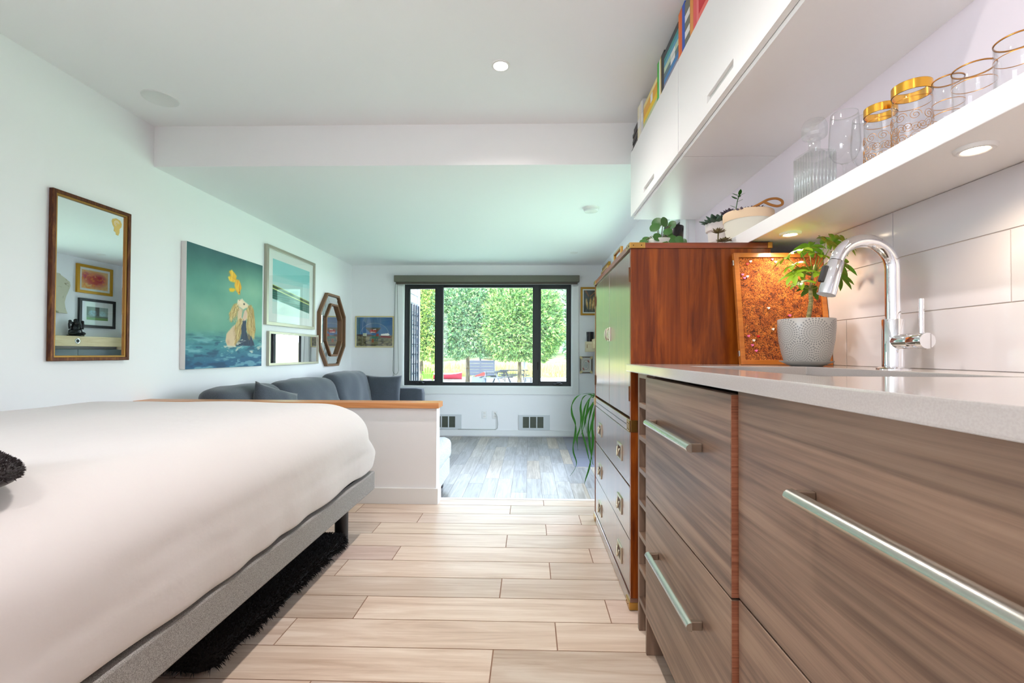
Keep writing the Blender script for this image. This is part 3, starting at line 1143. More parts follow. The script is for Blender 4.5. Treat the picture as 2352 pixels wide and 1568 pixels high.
def burst(u_off, z_c):
    q = MA('DIVIDE', MA('ADD', uu, u_off), per)
    fu = MA('MULTIPLY', MA('SUBTRACT', MA('SUBTRACT', q, MA('FLOOR', q)), .5), per)
    dz = MA('SUBTRACT', zz, z_c)
    r = MA('SQRT', MA('ADD', MA('MULTIPLY', fu, fu), MA('MULTIPLY', dz, dz)))
    th = MA('ARCTAN2', dz, fu)
    spokes = MA('SINE', MA('MULTIPLY', th, 30.0))
    rings = MA('SINE', MA('MULTIPLY', r, 900.0))
    d = MA('MULTIPLY', MA('GREATER_THAN', spokes, .1), MA('GREATER_THAN', rings, -.35))
    return MA('MULTIPLY', d, MA('LESS_THAN', r, .047)), r


b1, ra = burst(.02, .088)
b2, rb = burst(.02 + per / 2, .025)
near1 = MA('LESS_THAN', ra, rb)
pat = MA('ADD', MA('MULTIPLY', b1, near1), MA('MULTIPLY', b2, MA('SUBTRACT', 1.0, near1)))
rp = ramp(tt, [(0.3, C(176, 172, 166)), (0.7, C(120, 120, 120))])
L(pat, rp.inputs[0])
L(rp.outputs[0], b.inputs['Base Color'])
b.inputs['Roughness'].default_value = .3
m_saucer = mat('grey_glaze', C(166, 164, 158), .3)
m_trunk = speckle('green_bark', C(150, 140, 86), C(188, 170, 112), scale=60, rough=.7, stretch=(1, 1, 3))
m_umb = mat('umbrella_leaf', C(150, 186, 40), .35)
m_umb_d = mat('umbrella_leaf_dark', C(84, 138, 44), .35)

o = obj('plant_saucer', MB().lathe([(0, 0), (.045, 0), (.05, .002), (.076, .014), (.0775, .0165), (.074, .016), (.05, .006), (0, .0055)], (px, py, ZC1 + .0005), 48), m_saucer, smooth=True, angle=50)
tag(o, 'shallow grey saucer under the starburst flowerpot', 'saucer')
t = thing('potted_umbrella_plant', 'bushy umbrella plant in a grey starburst pot beside the faucet', 'plant', (px, py, ZC1 + .0065))
prof = [(0, 0), (.058, 0), (.062, .004), (.071, .035), (.0785, .075), (.0815, .115), (.082, .142), (.081, .1445), (.0785, .1445), (.0775, .141), (.077, .12), (0, .12)]
obj('pot', MB().lathe(prof, (px, py, ZC1 + .007), 64), m_pot, t, smooth=True, angle=50)
obj('soil', MB().lathe([(0, .128), (.04, .127), (.0765, .1225)], (px, py, ZC1 + .007), 32), m_soil, t, smooth=True)
zb = ZC1 + .128
trunk = [(px + .004, py, zb), (px + .008, py - .003, zb + .04), (px + .014, py - .004, zb + .08), (px + .013, py - .002, zb + .12), (px + .022, py, zb + .165), (px + .03, py, zb + .2)]
obj('trunk', MB().tube(trunk, [.0075, .0068, .0065, .0055, .0045, .0035], 12), m_trunk, t, smooth=True)


def umbel(mb, c, axis, n, ln, w, rnd, droop=.45):
    """ring of drooping leaflets round the end of a stalk"""
    axis = Vector(axis).normalized()
    a = axis.orthogonal().normalized()
    bq = axis.cross(a)
    for k in range(n):
        th = 2 * PI * k / n + rnd.uniform(-.2, .2)
        d = (a * math.cos(th) + bq * math.sin(th))
        l = ln * rnd.uniform(.75, 1.1)
        pts, ws = [], []
        for i in range(7):
            s = i / 6
            p = Vector(c) + d * (l * (.04 + s * .95)) + axis * (.18 * l * s) - Vector((0, 0, 1)) * (droop * l * s * s)
            p.x = min(p.x, XR - .014)
            pts.append(p)
            ws.append(w * (.12 + 1.0 * math.sin(PI * min(1, s * .97 + .03)) ** .75) if i < 6 else w * .05)
        mb.ribbon(pts, ws, side=d.cross(axis), fold=.25)


rl = random.Random(21)
lf, lfd, st = MB(), MB(), MB()
BR = [((-.022, -.01, .258), 1), ((.018, -.03, .241), 1), ((-.041, .0, .210), 1), ((.007, .03, .200), 1), ((.052, -.02, .284), 0), ((.094, .01, .290), 0), ((.104, -.03, .275), 0),
      ((-.030, -.02, .151), 1), ((.018, -.045, .175), 1), ((.108, .0, .175), 0), ((.118, .01, .218), 0), ((.030, .02, .135), 0), ((-.05, .02, .24), 1), ((-.055, -.03, .175), 1), ((.07, -.05, .225), 0), ((.03, .03, .275), 0)]
for (dx, dy, dz), lite in BR:
    e = Vector((px + dx, py + dy, zb + dz - .012))
    base = Vector(trunk[3]) if dz < .2 else Vector(trunk[4])
    if dz < .15:
        base = Vector(trunk[2])
    mid = (base + e) / 2 + Vector((0, 0, -.006))
    st.tube([base, mid, e], [.0021, .0015, .0011], 6)
    umbel(lf if lite else lfd, e, (dx * 3, dy * 3, .22), rl.choice([6, 7, 7]), .047, .0085, rl, droop=.42)
obj('stalks', st, mat('stalk_green', C(150, 170, 70), .5), t, smooth=True)
obj('leaves', lf, m_umb, t, smooth=True)
obj('leaves', lfd, m_umb_d, t, smooth=True, label='darker green leaves')

# ================================================================== things on the floating shelf
SZ = 1.4245
m_gl = thin_glass('drinking_glass', (.985, .988, .988, 1), f0=.035, k=.7)
m_glt = thin_glass('cut_glass', (.972, .985, .98, 1), f0=.18, k=.8)
m_gold = mat('gilding', C(236, 176, 70), .22, 1.0)
m_goldl = mat('gilt_line', C(190, 130, 60), .35, .8)


def tumbler(name, label, x, y, r, h, group, flare=1.0, band=None, lines=(), swirl=False):
    t = thing(name, label, 'glass', (x, y, SZ), group=group)
    rt_ = r * flare
    w = .0015
    prof = [(0, .0), (r * .92, 0), (r, .004), (rt_, h - .001), (rt_ - w / 2, h), (rt_ - w, h - .001), (r - w, .009), (r * .9, .007), (0, .007)]
    lobj('bowl', MB().lathe(prof, n=40), m_gl, t, smooth=True, angle=50)
    rad = lambda z: r + (rt_ - r) * z / h
    lobj('rim', MB().lathe([(rt_ + .0002, h - .0022), (rt_ + .0004, h), (rt_ - w, h + .0004), (rt_ - w - .0002, h - .0022)], n=40), m_goldl if not band else m_gold, t, smooth=True)
    if band:
        lobj('gold_band', MB().lathe([(rad(h - band) + .0004, h - band), (rt_ + .0004, h - .001)], n=40), m_gold, t, smooth=True)
        lobj('gold_band', MB().lathe([(rad(h - band) - w - .0003, h - band), (rt_ - w - .0003, h - .001)], n=40), m_gold, t, smooth=True)
    for z in lines:
        lobj('gilt_line', MB().lathe([(rad(z) + .0005, z - .0008), (rad(z) + .0007, z), (rad(z) + .0005, z + .0008)], n=40), m_goldl, t, smooth=True)
    if swirl:
        mb = MB()
        rg = random.Random(int(x * 1000 + y * 777))
        for k in range(9):
            a0 = 2 * PI * k / 9
            for z0, s in ((.018, 1), (.043, -1), (.067, 1)):
                if z0 + .014 > h - band - .012:
                    continue
                a = a0 + (0.35 if s < 0 else 0)
                pts = []
                for i in range(22):
                    u = i / 21
                    th = u * 3.6 * PI * s
                    q = .0122 * (1 - u * .86)
                    zz_ = z0 + q * math.sin(th)
                    aa = a + q * math.cos(th) / r
                    pts.append(((rad(zz_) + .0006) * math.cos(aa), (rad(zz_) + .0006) * math.sin(aa), zz_))
                mb.tube(pts, .00055, 4)
        lobj('gilt_scrolls', mb, m_goldl, t)
    return t


tumbler('tumbler', 'gold-banded tumbler with gilt scrolls, the shorter-looking one beside the wine glasses', .885, 1.168, .0345, .150, 'gold-banded scroll tumblers', band=.020, lines=(.112,), swirl=True)
tumbler('tumbler', 'gold-banded tumbler with gilt scrolls standing next to the plain small tumbler', .885, 1.074, .0375, .150, 'gold-banded scroll tumblers', band=.022, lines=(.11,), swirl=True)
tumbler('tumbler', 'narrow plain tumbler with thin gilt lines, between scroll tumbler and lowball glasses', .905, 1.004, .027, .122, 'thin-lined glasses', lines=(.07, .045))
tumbler('lowball_glass', 'clear lowball glass with a thin copper rim, next to the narrow tumbler', .885, .926, .0325, .098, 'lowball glasses', flare=1.03, lines=(.066,))
tumbler('lowball_glass', 'clear lowball glass with a copper rim, nearest the viewer on the shelf', .885, .842, .0325, .098, 'lowball glasses', flare=1.03, lines=(.066,))


def wine_glass(label, x, y):
    t = thing('wine_glass', label, 'glass', (x, y, SZ), group='wine glasses')
    w = .0012
    out = [(.0, .062), (.01, .064), (.026, .074), (.036, .092), (.0385, .115), (.037, .15), (.034, .195), (.0325, .203)]
    ins = [(r - w, z + .0005) for r, z in out[::-1] if r > .005]
    lobj('bowl', MB().lathe(out + [(.0319, .2036)] + ins[1:] + [(0, .0645)], n=40), m_gl, t, smooth=True)
    lobj('stem', MB().lathe([(0, .004), (.006, .005), (.0038, .012), (.0034, .035), (.0042, .055), (.008, .0622), (0, .0625)], n=20), m_gl, t, smooth=True)
    lobj('foot', MB().lathe([(0, 0), (.033, 0), (.0335, .001), (.02, .0035), (.006, .0058), (0, .006)], n=40), m_gl, t, smooth=True)
    lobj('rim', MB().lathe([(.0327, .2025), (.0328, .2036), (.0315, .2038), (.0314, .2025)], n=40), m_glt, t, smooth=True)


wine_glass('stemmed wine glass standing just in front of the cut-glass decanter', .885, 1.300)
wine_glass('stemmed wine glass partly hidden behind the first gold-banded tumbler', .962, 1.322)

t = thing('decanter', 'square cut-glass decanter with ribbed sides and a faceted stopper', 'decanter', (.905, 1.468, SZ), rotz=.1)
s = .041
mb = MB()
for i in range(4):                                  # ribbed walls: vertical flutes on each side
    a = PI / 2 * i
    for k in range(7):
        u = -s + .006 + k * (2 * s - .012) / 6
        p0 = Matrix.Rotation(a, 3, 'Z') @ Vector((s, u, .008))
        p1 = Matrix.Rotation(a, 3, 'Z') @ Vector((s, u, .155))
        mb.tube([p0, p1], .0042, 6)
lobj('fluting', mb, m_glt, t, smooth=True)
mb = MB().cbox(-s, s, -s, s, 0, .165, .004)
lobj('body', mb, m_glt, t)
mb = MB().cbox(-s + .005, s - .005, -s + .005, s - .005, .012, .158, .004)
lobj('inner_wall', mb, m_gl, t)
lobj('neck', MB().lathe([(.03, .165), (.02, .172), (.0165, .18), (.0165, .205), (.02, .209), (.0, .209)], n=24), m_glt, t, smooth=True, angle=40)
lobj('stopper', MB().lathe([(0, .2095), (.012, .2095), (.034, .216), (.036, .226), (.036, .252), (.03, .268), (.02, .271), (0, .271)], n=10), m_glt, t)

# cream rope bowl with succulents
m_rope = mat('rope_cream', C(226, 222, 206), .9)
m_peach = mat('peach_rim', C(236, 208, 172), .7)
m_tan = mat('tan_leather', C(168, 108, 42), .45)
bx, by = .945, 1.995
t = thing('succulent_bowl', 'wide cream coiled bowl of purple succulents with a tan loop handle', 'planter', (bx, by, SZ))
prof = [(0, 0), (.072, 0), (.08, .004)]
for i in range(18):
    z = .004 + i * .0052
    prof += [(.080 + .017 * (i / 18), z), (.0815 + .017 * (i / 18), z + .0026)]
prof += [(.0975, .0985), (.09, .0985), (.088, .085), (0, .085)]
obj('bowl', MB().lathe(prof, (bx, by, SZ), 56), m_rope, t, smooth=True)
obj('rim', MB().lathe([(.0988, .096), (.1, .1), (.1015, .13), (.1, .1345), (.096, .1345), (.0945, .13), (.094, .0985), (.0905, .096)], (bx, by, SZ), 56), m_peach, t, smooth=True)
obj('soil', MB().lathe([(0, .118), (.0935, .116)], (bx, by, SZ), 32), m_soil, t)
cx, cy, cz = bx + .02, by - .082, SZ + .136
pts = [(bx - .035, by - .088, SZ + .128), (bx - .005, by - .098, SZ + .142), (bx + .03, by - .105, SZ + .160), (bx + .062, by - .108, SZ + .164), (bx + .085, by - .108, SZ + .155), (bx + .088, by - .106, SZ + .141), (bx + .07, by - .104, SZ + .134), (bx + .045, by - .102, SZ + .140), (bx + .018, by - .1, SZ + .153)]
sm = catmull(pts, 6)
obj('loop_handle', MB().tube(sm, .0052, 8), m_tan, t, smooth=True)
m_succ = mat('purple_succulent', C(92, 78, 92), .55)
m_succ_g = mat('dark_green_succulent', C(58, 84, 66), .5)


def rosette(mb, c, r, n, rnd, up=.9):
    c = Vector(c)
    for ring_ in range(3):
        for k in range(n - ring_ * 2):
            a = 2 * PI * k / (n - ring_ * 2) + ring_ * .4
            el = .25 + ring_ * .4
            d = Vector((math.cos(a) * math.cos(el), math.sin(a) * math.cos(el), math.sin(el) * up))
            l = r * (1 - .2 * ring_) * rnd.uniform(.85, 1.1)
            side = Vector((-math.sin(a), math.cos(a), 0))
            nrm = d.cross(side)
            V, F = [], []
            for i in range(7):
                q = i / 6
                wd = l * .24 * math.sin(PI * min(.97, q * .85 + .12)) ** .7
                p = c + d * l * q
                V += [p - side * wd, p + nrm * wd * .35, p + side * wd, p - nrm * wd * .35]
            for i in range(6):
                for k2 in range(4):
                    F.append((4 * i + k2, 4 * i + (k2 + 1) % 4, 4 * i + 4 + (k2 + 1) % 4, 4 * i + 4 + k2))
            F.append((24, 25, 26, 27))
            mb.add(V, F)


rs_ = random.Random(4)
mb = MB()
for dx, dy, r, dz in ((-.055, -.055, .034, .0), (-.02, -.072, .03, .002), (.012, -.068, .032, .004), (-.06, .01, .04, .004), (0, 0, .04, .004), (.05, -.03, .03, .0)):
    rosette(mb, (bx + dx, by + dy, SZ + .125 + dz), r, 10, rs_)
obj('succulents', mb, m_succ, t, smooth=True)

# white pot with spiky dark succulents, farther along the shelf
m_chalk = mat('chalk_white_glaze', C(228, 220, 216), .55)
wx, wy = .90, 2.185
t = thing('succulent_pot', 'tall white flared pot of spiky dark succulents beside the cream bowl', 'planter', (wx, wy, SZ))
obj('pot', MB().lathe([(0, 0), (.04, 0), (.042, .003), (.053, .105), (.060, .107), (.062, .112), (.0635, .142), (.0625, .146), (.058, .146), (.057, .13), (0, .13)], (wx, wy, SZ), 40), m_chalk, t, smooth=True, angle=40)
mb = MB()
rosette(mb, (wx - .02, wy - .02, SZ + .135), .075, 11, rs_, 1.0)
rosette(mb, (wx + .01, wy + .01, SZ + .15), .06, 9, rs_, 1.1)
obj('spiky_leaves', mb, m_succ_g, t, smooth=True)
mb = MB()
rosette(mb, (wx + .03, wy - .045, SZ + .175), .045, 12, rs_, 1.0)
mb.tube([(wx + .02, wy - .03, SZ + .12), (wx + .03, wy - .045, SZ + .178)], .005, 6)
obj('rosette', mb, m_succ, t, smooth=True, label='dark purple rosette')
mb = MB()
stem = [(wx + .04, wy - .03, SZ + .13), (wx + .055, wy - .045, SZ + .18), (wx + .062, wy - .05, SZ + .235), (wx + .07, wy - .052, SZ + .262)]
mb.tube(stem, .0018, 6)
for i, (q, a) in enumerate(((.35, 0), (.5, 2.2), (.66, .4), (.8, 3.2), (.9, 1.2), (1, 2.5), (1, 0.3), (1, 4.6))):
    j = min(2, int(q * 3))
    p = Vector(stem[j]).lerp(Vector(stem[j + 1]), min(1, q * 3 - j))
    d = Vector((math.cos(a), math.sin(a) * .6, .45)).normalized()
    mb.ribbon([p, p + d * .012, p + d * .024, p + d * .034], [.001, .0075, .007, .0008], fold=.2)
obj('tall_sprig', mb, m_leaf, t, smooth=True)

# ------------------------------------------------------------------ on top of the teak chest
TZ = AZ + .0006
qx, qy = .545, 1.92
m_greypot = mat('pale_grey_pot', C(186, 190, 180), .6)
t = thing('coin_leaf_plant', 'trailing plant with round coin leaves in a pale pot on the chest', 'plant', (qx, qy, TZ))
obj('pot', MB().lathe([(0, 0), (.042, 0), (.05, .01), (.058, .055), (.056, .058), (.052, .055), (0, .05)], (qx, qy, TZ), 32), m_greypot, t, smooth=True, angle=50)
rp_ = random.Random(8)
lv_, st_ = MB(), MB()
# stem tips seen round the pot (offset across, in depth, height)
TIPS = [(-.075, -.02, .048, .022), (-.03, -.03, .105, .030), (-.01, .01, .135, .032), (.012, -.02, .130, .03), (-.025, -.05, .060, .026), (.035, -.05, .052, .026), (.02, -.04, .085, .026), (.085, -.03, .043, .022), (.05, .0, .125, .024), (-.05, .03, .07, .024), (.06, -.055, .045, .026), (.0, -.055, .035, .022), (-.07, -.03, .04, .02), (.05, .03, .09, .02)]
for dx, dy, dz, r in TIPS:
    e = Vector((qx + dx, qy + dy, TZ + dz))
    b0 = Vector((qx + dx * .15, qy + dy * .15, TZ + .05))
    mid = (b0 + e) / 2 + Vector((0, 0, .022))
    st_.tube([b0, mid, e], .0016, 6)
    nrm = Vector((rp_.uniform(-.6, .6), -1, rp_.uniform(-.1, .7))).normalized()
    a = nrm.orthogonal().normalized()
    bq = nrm.cross(a)
    r *= .80
    V = [e + nrm * .003]
    for k in range(14):
        th = 2 * PI * k / 14
        V.append(e + (a * math.cos(th) + bq * math.sin(th)) * r * (.9 if k % 7 else .98))
    lv_.add(V, [(0, 1 + k, 1 + (k + 1) % 14) for k in range(14)])
obj('stems', st_, mat('stem_brown', C(96, 92, 50), .6), t, smooth=True)
obj('leaves', lv_, m_leaf_d if False else mat('coin_leaf', C(56, 104, 40), .35), t, smooth=True)

o = obj('cup', MB().lathe([(0, 0), (.034, 0), (.037, .003), (.044, .160), (.043, .162), (.0415, .16), (.034, .006), (0, .006)], (.655, 2.09, TZ), 32), m_blackgloss, smooth=True, angle=50)
tag(o, 'black tapered cup standing behind the coin-leaf plant', 'cup')
t = thing('succulent_jar', 'small glass jar with tiny red-green succulents at the chest edge under the shelf', 'planter', (.775, 1.90, TZ))
obj('jar', MB().lathe([(0, 0), (.026, 0), (.03, .004), (.031, .035), (.028, .045), (.0265, .045), (.0285, .034), (.027, .006), (0, .005)], (.775, 1.90, TZ), 28), m_glt, t, smooth=True)
obj('soil', MB().lathe([(0, .02), (.02, .018), (.027, .006), (0, .006)], (.775, 1.90, TZ), 24), m_soil, t)
mb = MB()
rosette(mb, (.772, 1.885, TZ + .080), .032, 7, rs_, 1.3)
rosette(mb, (.795, 1.885, TZ + .045), .035, 8, rs_, .8)
mb.tube([(.775, 1.9, TZ + .02), (.772, 1.885, TZ + .08)], .003, 6)
obj('succulents', mb, mat('red_green_succulent', C(112, 100, 62), .5), t, smooth=True)

for y, h, w, lab in ((2.10, .058, .085, 'small open brass stand nearer the viewer on the chest top'), (2.46, .040, .105, 'small low brass frame farther along the chest top')):
    x = AX0 + .03
    t = thing('brass_stand', lab, 'stand', (x, y, TZ), group='brass stands on the chest')
    obj('rim', MB().ring(rect(y - w, y + w, TZ, TZ + h), rect(y - w + .012, y + w - .012, TZ + .006, TZ + h - .009), x - .006, x + .006, axis='X'), m_brass, t, bevel=.001)
    obj('foot', MB().cbox(x - .006, x + .05, y - .02, y + .02, TZ, TZ + .005, .001), m_brass, t)
    if h < .05:
        obj('card', MB().box(x - .001, x + .001, y - w + .011, y + w - .011, TZ + .005, TZ + h - .008), mat('card_brown', C(150, 110, 70), .6), t)

# ------------------------------------------------------------------ books along the top of the wall cabinets
BZ = ZU1 + .0008
bk_mats = {}


def book(label, x0, y0, y1, z0, z1, col, pages=(232, 226, 210), lie=False, depth=.12, group='books on the wall cabinets', lean=0.0, stripes=None):
    """standing book (spine faces the room) or one lying flat"""
    key = tuple(col)
    if key not in bk_mats:
        bk_mats[key] = mat('book_cover', C(*col), .5)
    if 'p' not in bk_mats:
        bk_mats['p'] = mat('book_pages', C(*pages), .9)
    t = thing('book', label, 'book', (x0 + depth / 2, (y0 + y1) / 2, z0), group=group, rot=(lean, 0, 0))
    X0, X1, Y0, Y1, Z1 = -depth / 2, depth / 2, -(y1 - y0) / 2, (y1 - y0) / 2, z1 - z0
    c = .0022
    mb = MB()
    if lie:
        mb.cbox(X0, X1, Y0, Y1, 0, c, .0005).cbox(X0, X1, Y0, Y1, Z1 - c, Z1, .0005).cbox(X0, X0 + c, Y0, Y1, c, Z1 - c, .0005)
        pg = MB().box(X0 + c, X1 - .004, Y0 + .004, Y1 - .004, c, Z1 - c)
    else:
        mb.cbox(X0, X1, Y0, Y0 + c, 0, Z1, .0005).cbox(X0, X1, Y1 - c, Y1, 0, Z1, .0005).cbox(X0, X0 + c, Y0 + c, Y1 - c, 0, Z1, .0005)
        pg = MB().box(X0 + c, X1 - .004, Y0 + c, Y1 - c, .004, Z1 - .004)
    lobj('cover', mb, bk_mats[key], t)
    lobj('pages', pg, bk_mats['p'], t)
    if stripes:
        mb = MB()
        for s0, s1 in stripes:
            if lie:
                mb.box(X0 - .0004, X0 + .001, Y0 + s0 * (Y1 - Y0), Y0 + s1 * (Y1 - Y0), c, Z1 - c)
            else:
                mb.box(X0 - .0004, X0 + .001, Y0 + c, Y1 - c, s0 * Z1, s1 * Z1)
        lobj('spine_band', mb, m_white, t)
    return t


x = XU + .004
z = BZ
darks = [((40, 38, 38), 'black'), ((70, 62, 56), 'brown-black'), ((52, 50, 52), 'charcoal'), ((88, 72, 62), 'dark brown'), ((45, 44, 48), 'ink-black'), ((60, 58, 60), 'slate')]
pos = ['lowest of the dark flat stack at the bulkhead', 'second from the bottom of the dark stack at the bulkhead', 'third from the bottom of the dark stack at the bulkhead', 'fourth from the bottom of the dark stack at the bulkhead', 'second from the top of the dark stack at the bulkhead', 'topmost of the dark flat stack at the bulkhead']
for i, (c, n) in enumerate(darks):
    h = (.014, .024, .022, .024, .02, .034)[i]
    book('%s book, %s' % (n, pos[i]), x + (0, .006, .002, .008, .004, .01)[i], 2.79, 2.93 - .006 * (i % 3), z, z + h, c, lie=True, depth=.2)
    z += h + .0006
y = 2.782
for w, h, c, lab in ((.034, .206, (232, 222, 190), 'cream standing book next to the dark flat stack'), (.03, .200, (236, 230, 214), 'ivory standing book, second from the dark flat stack'),
                     (.026, .203, (226, 216, 196), 'beige standing book, third from the dark flat stack'), (.036, .195, (214, 210, 212), 'pale grey standing book beside the yellow stack')):
    book(lab, x + .002, y - w, y, BZ, BZ + h, c, stripes=[(.35, .6)] if w > .028 else None)
    y -= w + .0008
z = BZ
for h, c, lab in ((.03, (190, 196, 150), 'pale olive book at the bottom of the yellow stack'), (.034, (240, 200, 20), 'bright yellow book, middle of the yellow stack'), (.046, (232, 170, 60), 'amber book on top of the yellow stack'), (.026, (236, 214, 150), 'straw-coloured book crowning the yellow stack')):
    book(lab, x, 2.352, 2.630, z, z + h, c, lie=True, depth=.2, stripes=[(.3, .45)] if h > .04 else None)
    z += h + .0006
y = 2.349
for w, h, c, lab in ((.030, .2, (60, 190, 70), 'bright green standing book beside the yellow stack'), (.024, .196, (232, 232, 226), 'white standing book next to the bright green one'), (.012, .197, (226, 190, 90), 'thin gold standing book next to the white one'), (.050, .197, (52, 50, 56), 'thick black standing book beside the teal stack')):
    book(lab, x + .001, y - w, y, BZ, BZ + h, c)
    y -= w + .0008
z = BZ
for h, c, lab in ((.022, (150, 140, 160), 'mauve book at the bottom of the teal stack'), (.024, (60, 130, 190), 'blue book, second from the bottom of the teal stack'), (.028, (92, 116, 124), 'grey-blue book in the lower middle of the teal stack'),
                  (.028, (190, 210, 180), 'pale green book in the middle of the teal stack'), (.022, (90, 160, 190), 'sky blue book, third from the top of the teal stack'), (.022, (60, 150, 150), 'teal book, second from the top of its stack'), (.03, (58, 60, 66), 'charcoal book on top of the teal stack')):
    book(lab, x, 2.018, 2.229, z, z + h, c, lie=True, depth=.2, stripes=[(.2, .5)] if h == .028 else None)
    z += h + .0006
y = 2.0155
for w, h, c, lab in ((.020, .206, (236, 122, 50), 'orange standing book beside the teal stack'), (.026, .208, (226, 104, 44), 'deep orange standing book, second from the teal stack'), (.034, .209, (40, 90, 190), 'royal blue standing book between orange and patterned ones'),
                     (.062, .196, (112, 112, 100), 'thick mottled grey-green standing book'), (.036, .19, (226, 150, 70), 'ochre spiral-bound standing book by the mottled one'), (.034, .198, (228, 90, 90), 'coral standing book near the end of the row'), (.024, .185, (236, 120, 120), 'pink standing book near the red stack')):
    book(lab, x + .001, y - w, y, BZ, BZ + h, c, stripes=[(.2, .35), (.55, .7)] if w == .062 else None)
    y -= w + .0008
z = BZ
for h, c, lab in ((.03, (232, 110, 100), 'salmon book at the bottom of the red stack'), (.05, (206, 30, 44), 'red book in the middle of the red stack'), (.05, (190, 26, 60), 'crimson book on top of the red stack')):
    book(lab, x, 1.52, 1.772, z, z + h, c, lie=True, depth=.2)
    z += h + .0006

# ================================================================== bed
m_rail = speckle('grey_tweed', C(116, 113, 111), C(168, 165, 162), scale=700, lo=.38, hi=.62, rough=.95, bump=.25, detail=2, dist=.001)
m_sheet = mat('white_sheet', C(212, 207, 206), .85, bump=(14, .18, .012), sheen=.2)
BX0, BX1, BY0, BY1 = -2.34, -.808, .36, 2.392
t = thing('bed_frame', 'low grey upholstered bed frame on round black legs', 'bed', ((BX0 + BX1) / 2, (BY0 + BY1) / 2, 0))
mb = MB()
mb.cbox(BX1 - .035, BX1, BY0, BY1, .237, .332, .006).cbox(BX0, BX0 + .035, BY0, BY1, .237, .332, .006)
mb.cbox(BX0 + .035, BX1 - .035, BY1 - .035, BY1, .237, .332, .006).cbox(BX0 + .035, BX1 - .035, BY0, BY0 + .035, .237, .332, .006)
obj('side_rail', mb, m_rail, t)
obj('deck', MB().box(BX0 + .034, BX1 - .034, BY0 + .034, BY1 - .034, .27, .331), mat('deck_cloth', C(30, 30, 32), .9), t)
for x in (BX1 - .13, BX0 + .13):
    for y in (BY1 - .11, BY0 + .11):
        obj('leg', MB().lathe([(0, 0), (.03, 0), (.032, .003), (.032, .268), (0, .268)], (x, y, 0), 28), m_rubber, t, smooth=True, angle=40)
mb = rbox((1.55, 2.04, .372), (.22, .17, .165), n=(44, 60, 20), noise_amp=.010, noise_scale=3.2, seed=2.0)
V = []
for x, y, z in mb.v:
    # gathered tucks where the fitted sheet pulls in under the far corner and the side
    if z < 0:                                    # the underside stays full: tighter lower corners
        q = min(1, -z / .08)
        for_x, for_y = (.775 - abs(x)) , (1.02 - abs(y))
        x += math.copysign(min(.13, max(0, for_x)) * .90 * q, x) if for_x < .2 else 0
        y += math.copysign(min(.13, max(0, for_y)) * .90 * q, y) if for_y < .17 else 0
    e = max(0, (x - .55) / .225)
    low = max(0, -(z + .02) / .166)
    zz_ = z
    amp = .012 * e * low
    x += amp * math.sin(y * 26 + 3 * math.sin(y * 5)) * (.35 + .65 * max(0, min(1, (y + .2) / 1.2)))
    f = max(0, (y - .85) / .17)
    y += .010 * f * low * math.sin(x * 30)
    if abs(z - .186) < .06 and e < .6:
        zz_ += .006 * mnoise.noise(Vector((x * 2.2, y * 2.0, 3.3)))
    V.append((x, y, zz_))
mb.v = V
mb.move(Matrix.Translation((-1.567, 1.366, .3325 + .186)))
o = obj('mattress', mb, m_sheet, smooth=True)
sb = o.modifiers.new('smooth_surface', 'SUBSURF')
sb.levels = sb.render_levels = 1
tag(o, 'thick mattress under a smooth white fitted sheet on the grey bed frame', 'mattress')


def fur(name, body, length, count, m, rnd, width=.0022, droop=.5, up_only=True):
    """short tapering hair strands over a closed soft shape"""
    bm = bmesh.new()
    me = bpy.data.meshes.new('tmp')
    me.from_pydata(body.v, [], body.f)
    bm.from_mesh(me)
    bmesh.ops.recalc_face_normals(bm, faces=bm.faces[:])
    bmesh.ops.triangulate(bm, faces=bm.faces[:])
    areas = np.array([f.calc_area() for f in bm.faces])
    cum = np.cumsum(areas) / areas.sum()
    fs = bm.faces[:]
    mb = MB()
    for i in range(count):
        f = fs[min(len(fs) - 1, int(np.searchsorted(cum, rnd.random())))]
        a, b = sorted((rnd.random(), rnd.random()))
        vs = [v.co for v in f.verts]
        p = vs[0] * a + vs[1] * (b - a) + vs[2] * (1 - b)
        n = f.normal
        if n.z < -.3:
            continue
        d = (n + Vector((rnd.uniform(-.7, .7), rnd.uniform(-.7, .7), rnd.uniform(-.3, .5)))).normalized()
        l = length * rnd.uniform(.5, 1.15)
        s = d.orthogonal().normalized() * width * rnd.uniform(.7, 1.4)
        q = p + d * l * .55
        e = p + d * l - Vector((0, 0, droop * l * .4))
        e.z = max(e.z, .001)
        mb.add([p - s, p + s, q + s * .7, q - s * .7, e], [(0, 1, 2, 3), (3, 2, 4)])
    bm.free()
    return mb


m_fur = mat('black_fur', C(34, 24, 27), .8, sheen=.3)
rf = random.Random(9)
body = rbox((.38, .38, .055), (.07, .07, .025), n=(12, 12, 6), puff=.012)
Mx = Matrix.Translation((-1.10, .69, .742)) @ Matrix.Rotation(-.52, 4, 'Z')
body.move(Mx)
t = thing('fur_cushion', 'black furry cushion lying on the white bed', 'cushion', (-1.10, .69, .70))
obj('filling', body, m_fur, t, smooth=True)
obj('pile', fur('f', body, .007, 40000, m_fur, rf, width=.0010, droop=.2), m_fur, t, label='long black pile')

body = rbox((.66, .94, .06), (.06, .06, .024), n=(14, 20, 4), noise_amp=.008, noise_scale=9)
body.move(Matrix.Translation((-1.235, 1.80, .032)) @ Matrix.Rotation(-.04, 4, 'Z'))
t = thing('shag_rug', 'black shaggy rug pushed halfway under the bed', 'rug', (-1.235, 1.80, 0))
m_shag = mat('black_shag', C(22, 20, 21), .9)
obj('backing', body, m_shag, t, smooth=True)
obj('pile', fur('f', body, .022, 70000, m_shag, rf, width=.0014, droop=.8), m_shag, t)

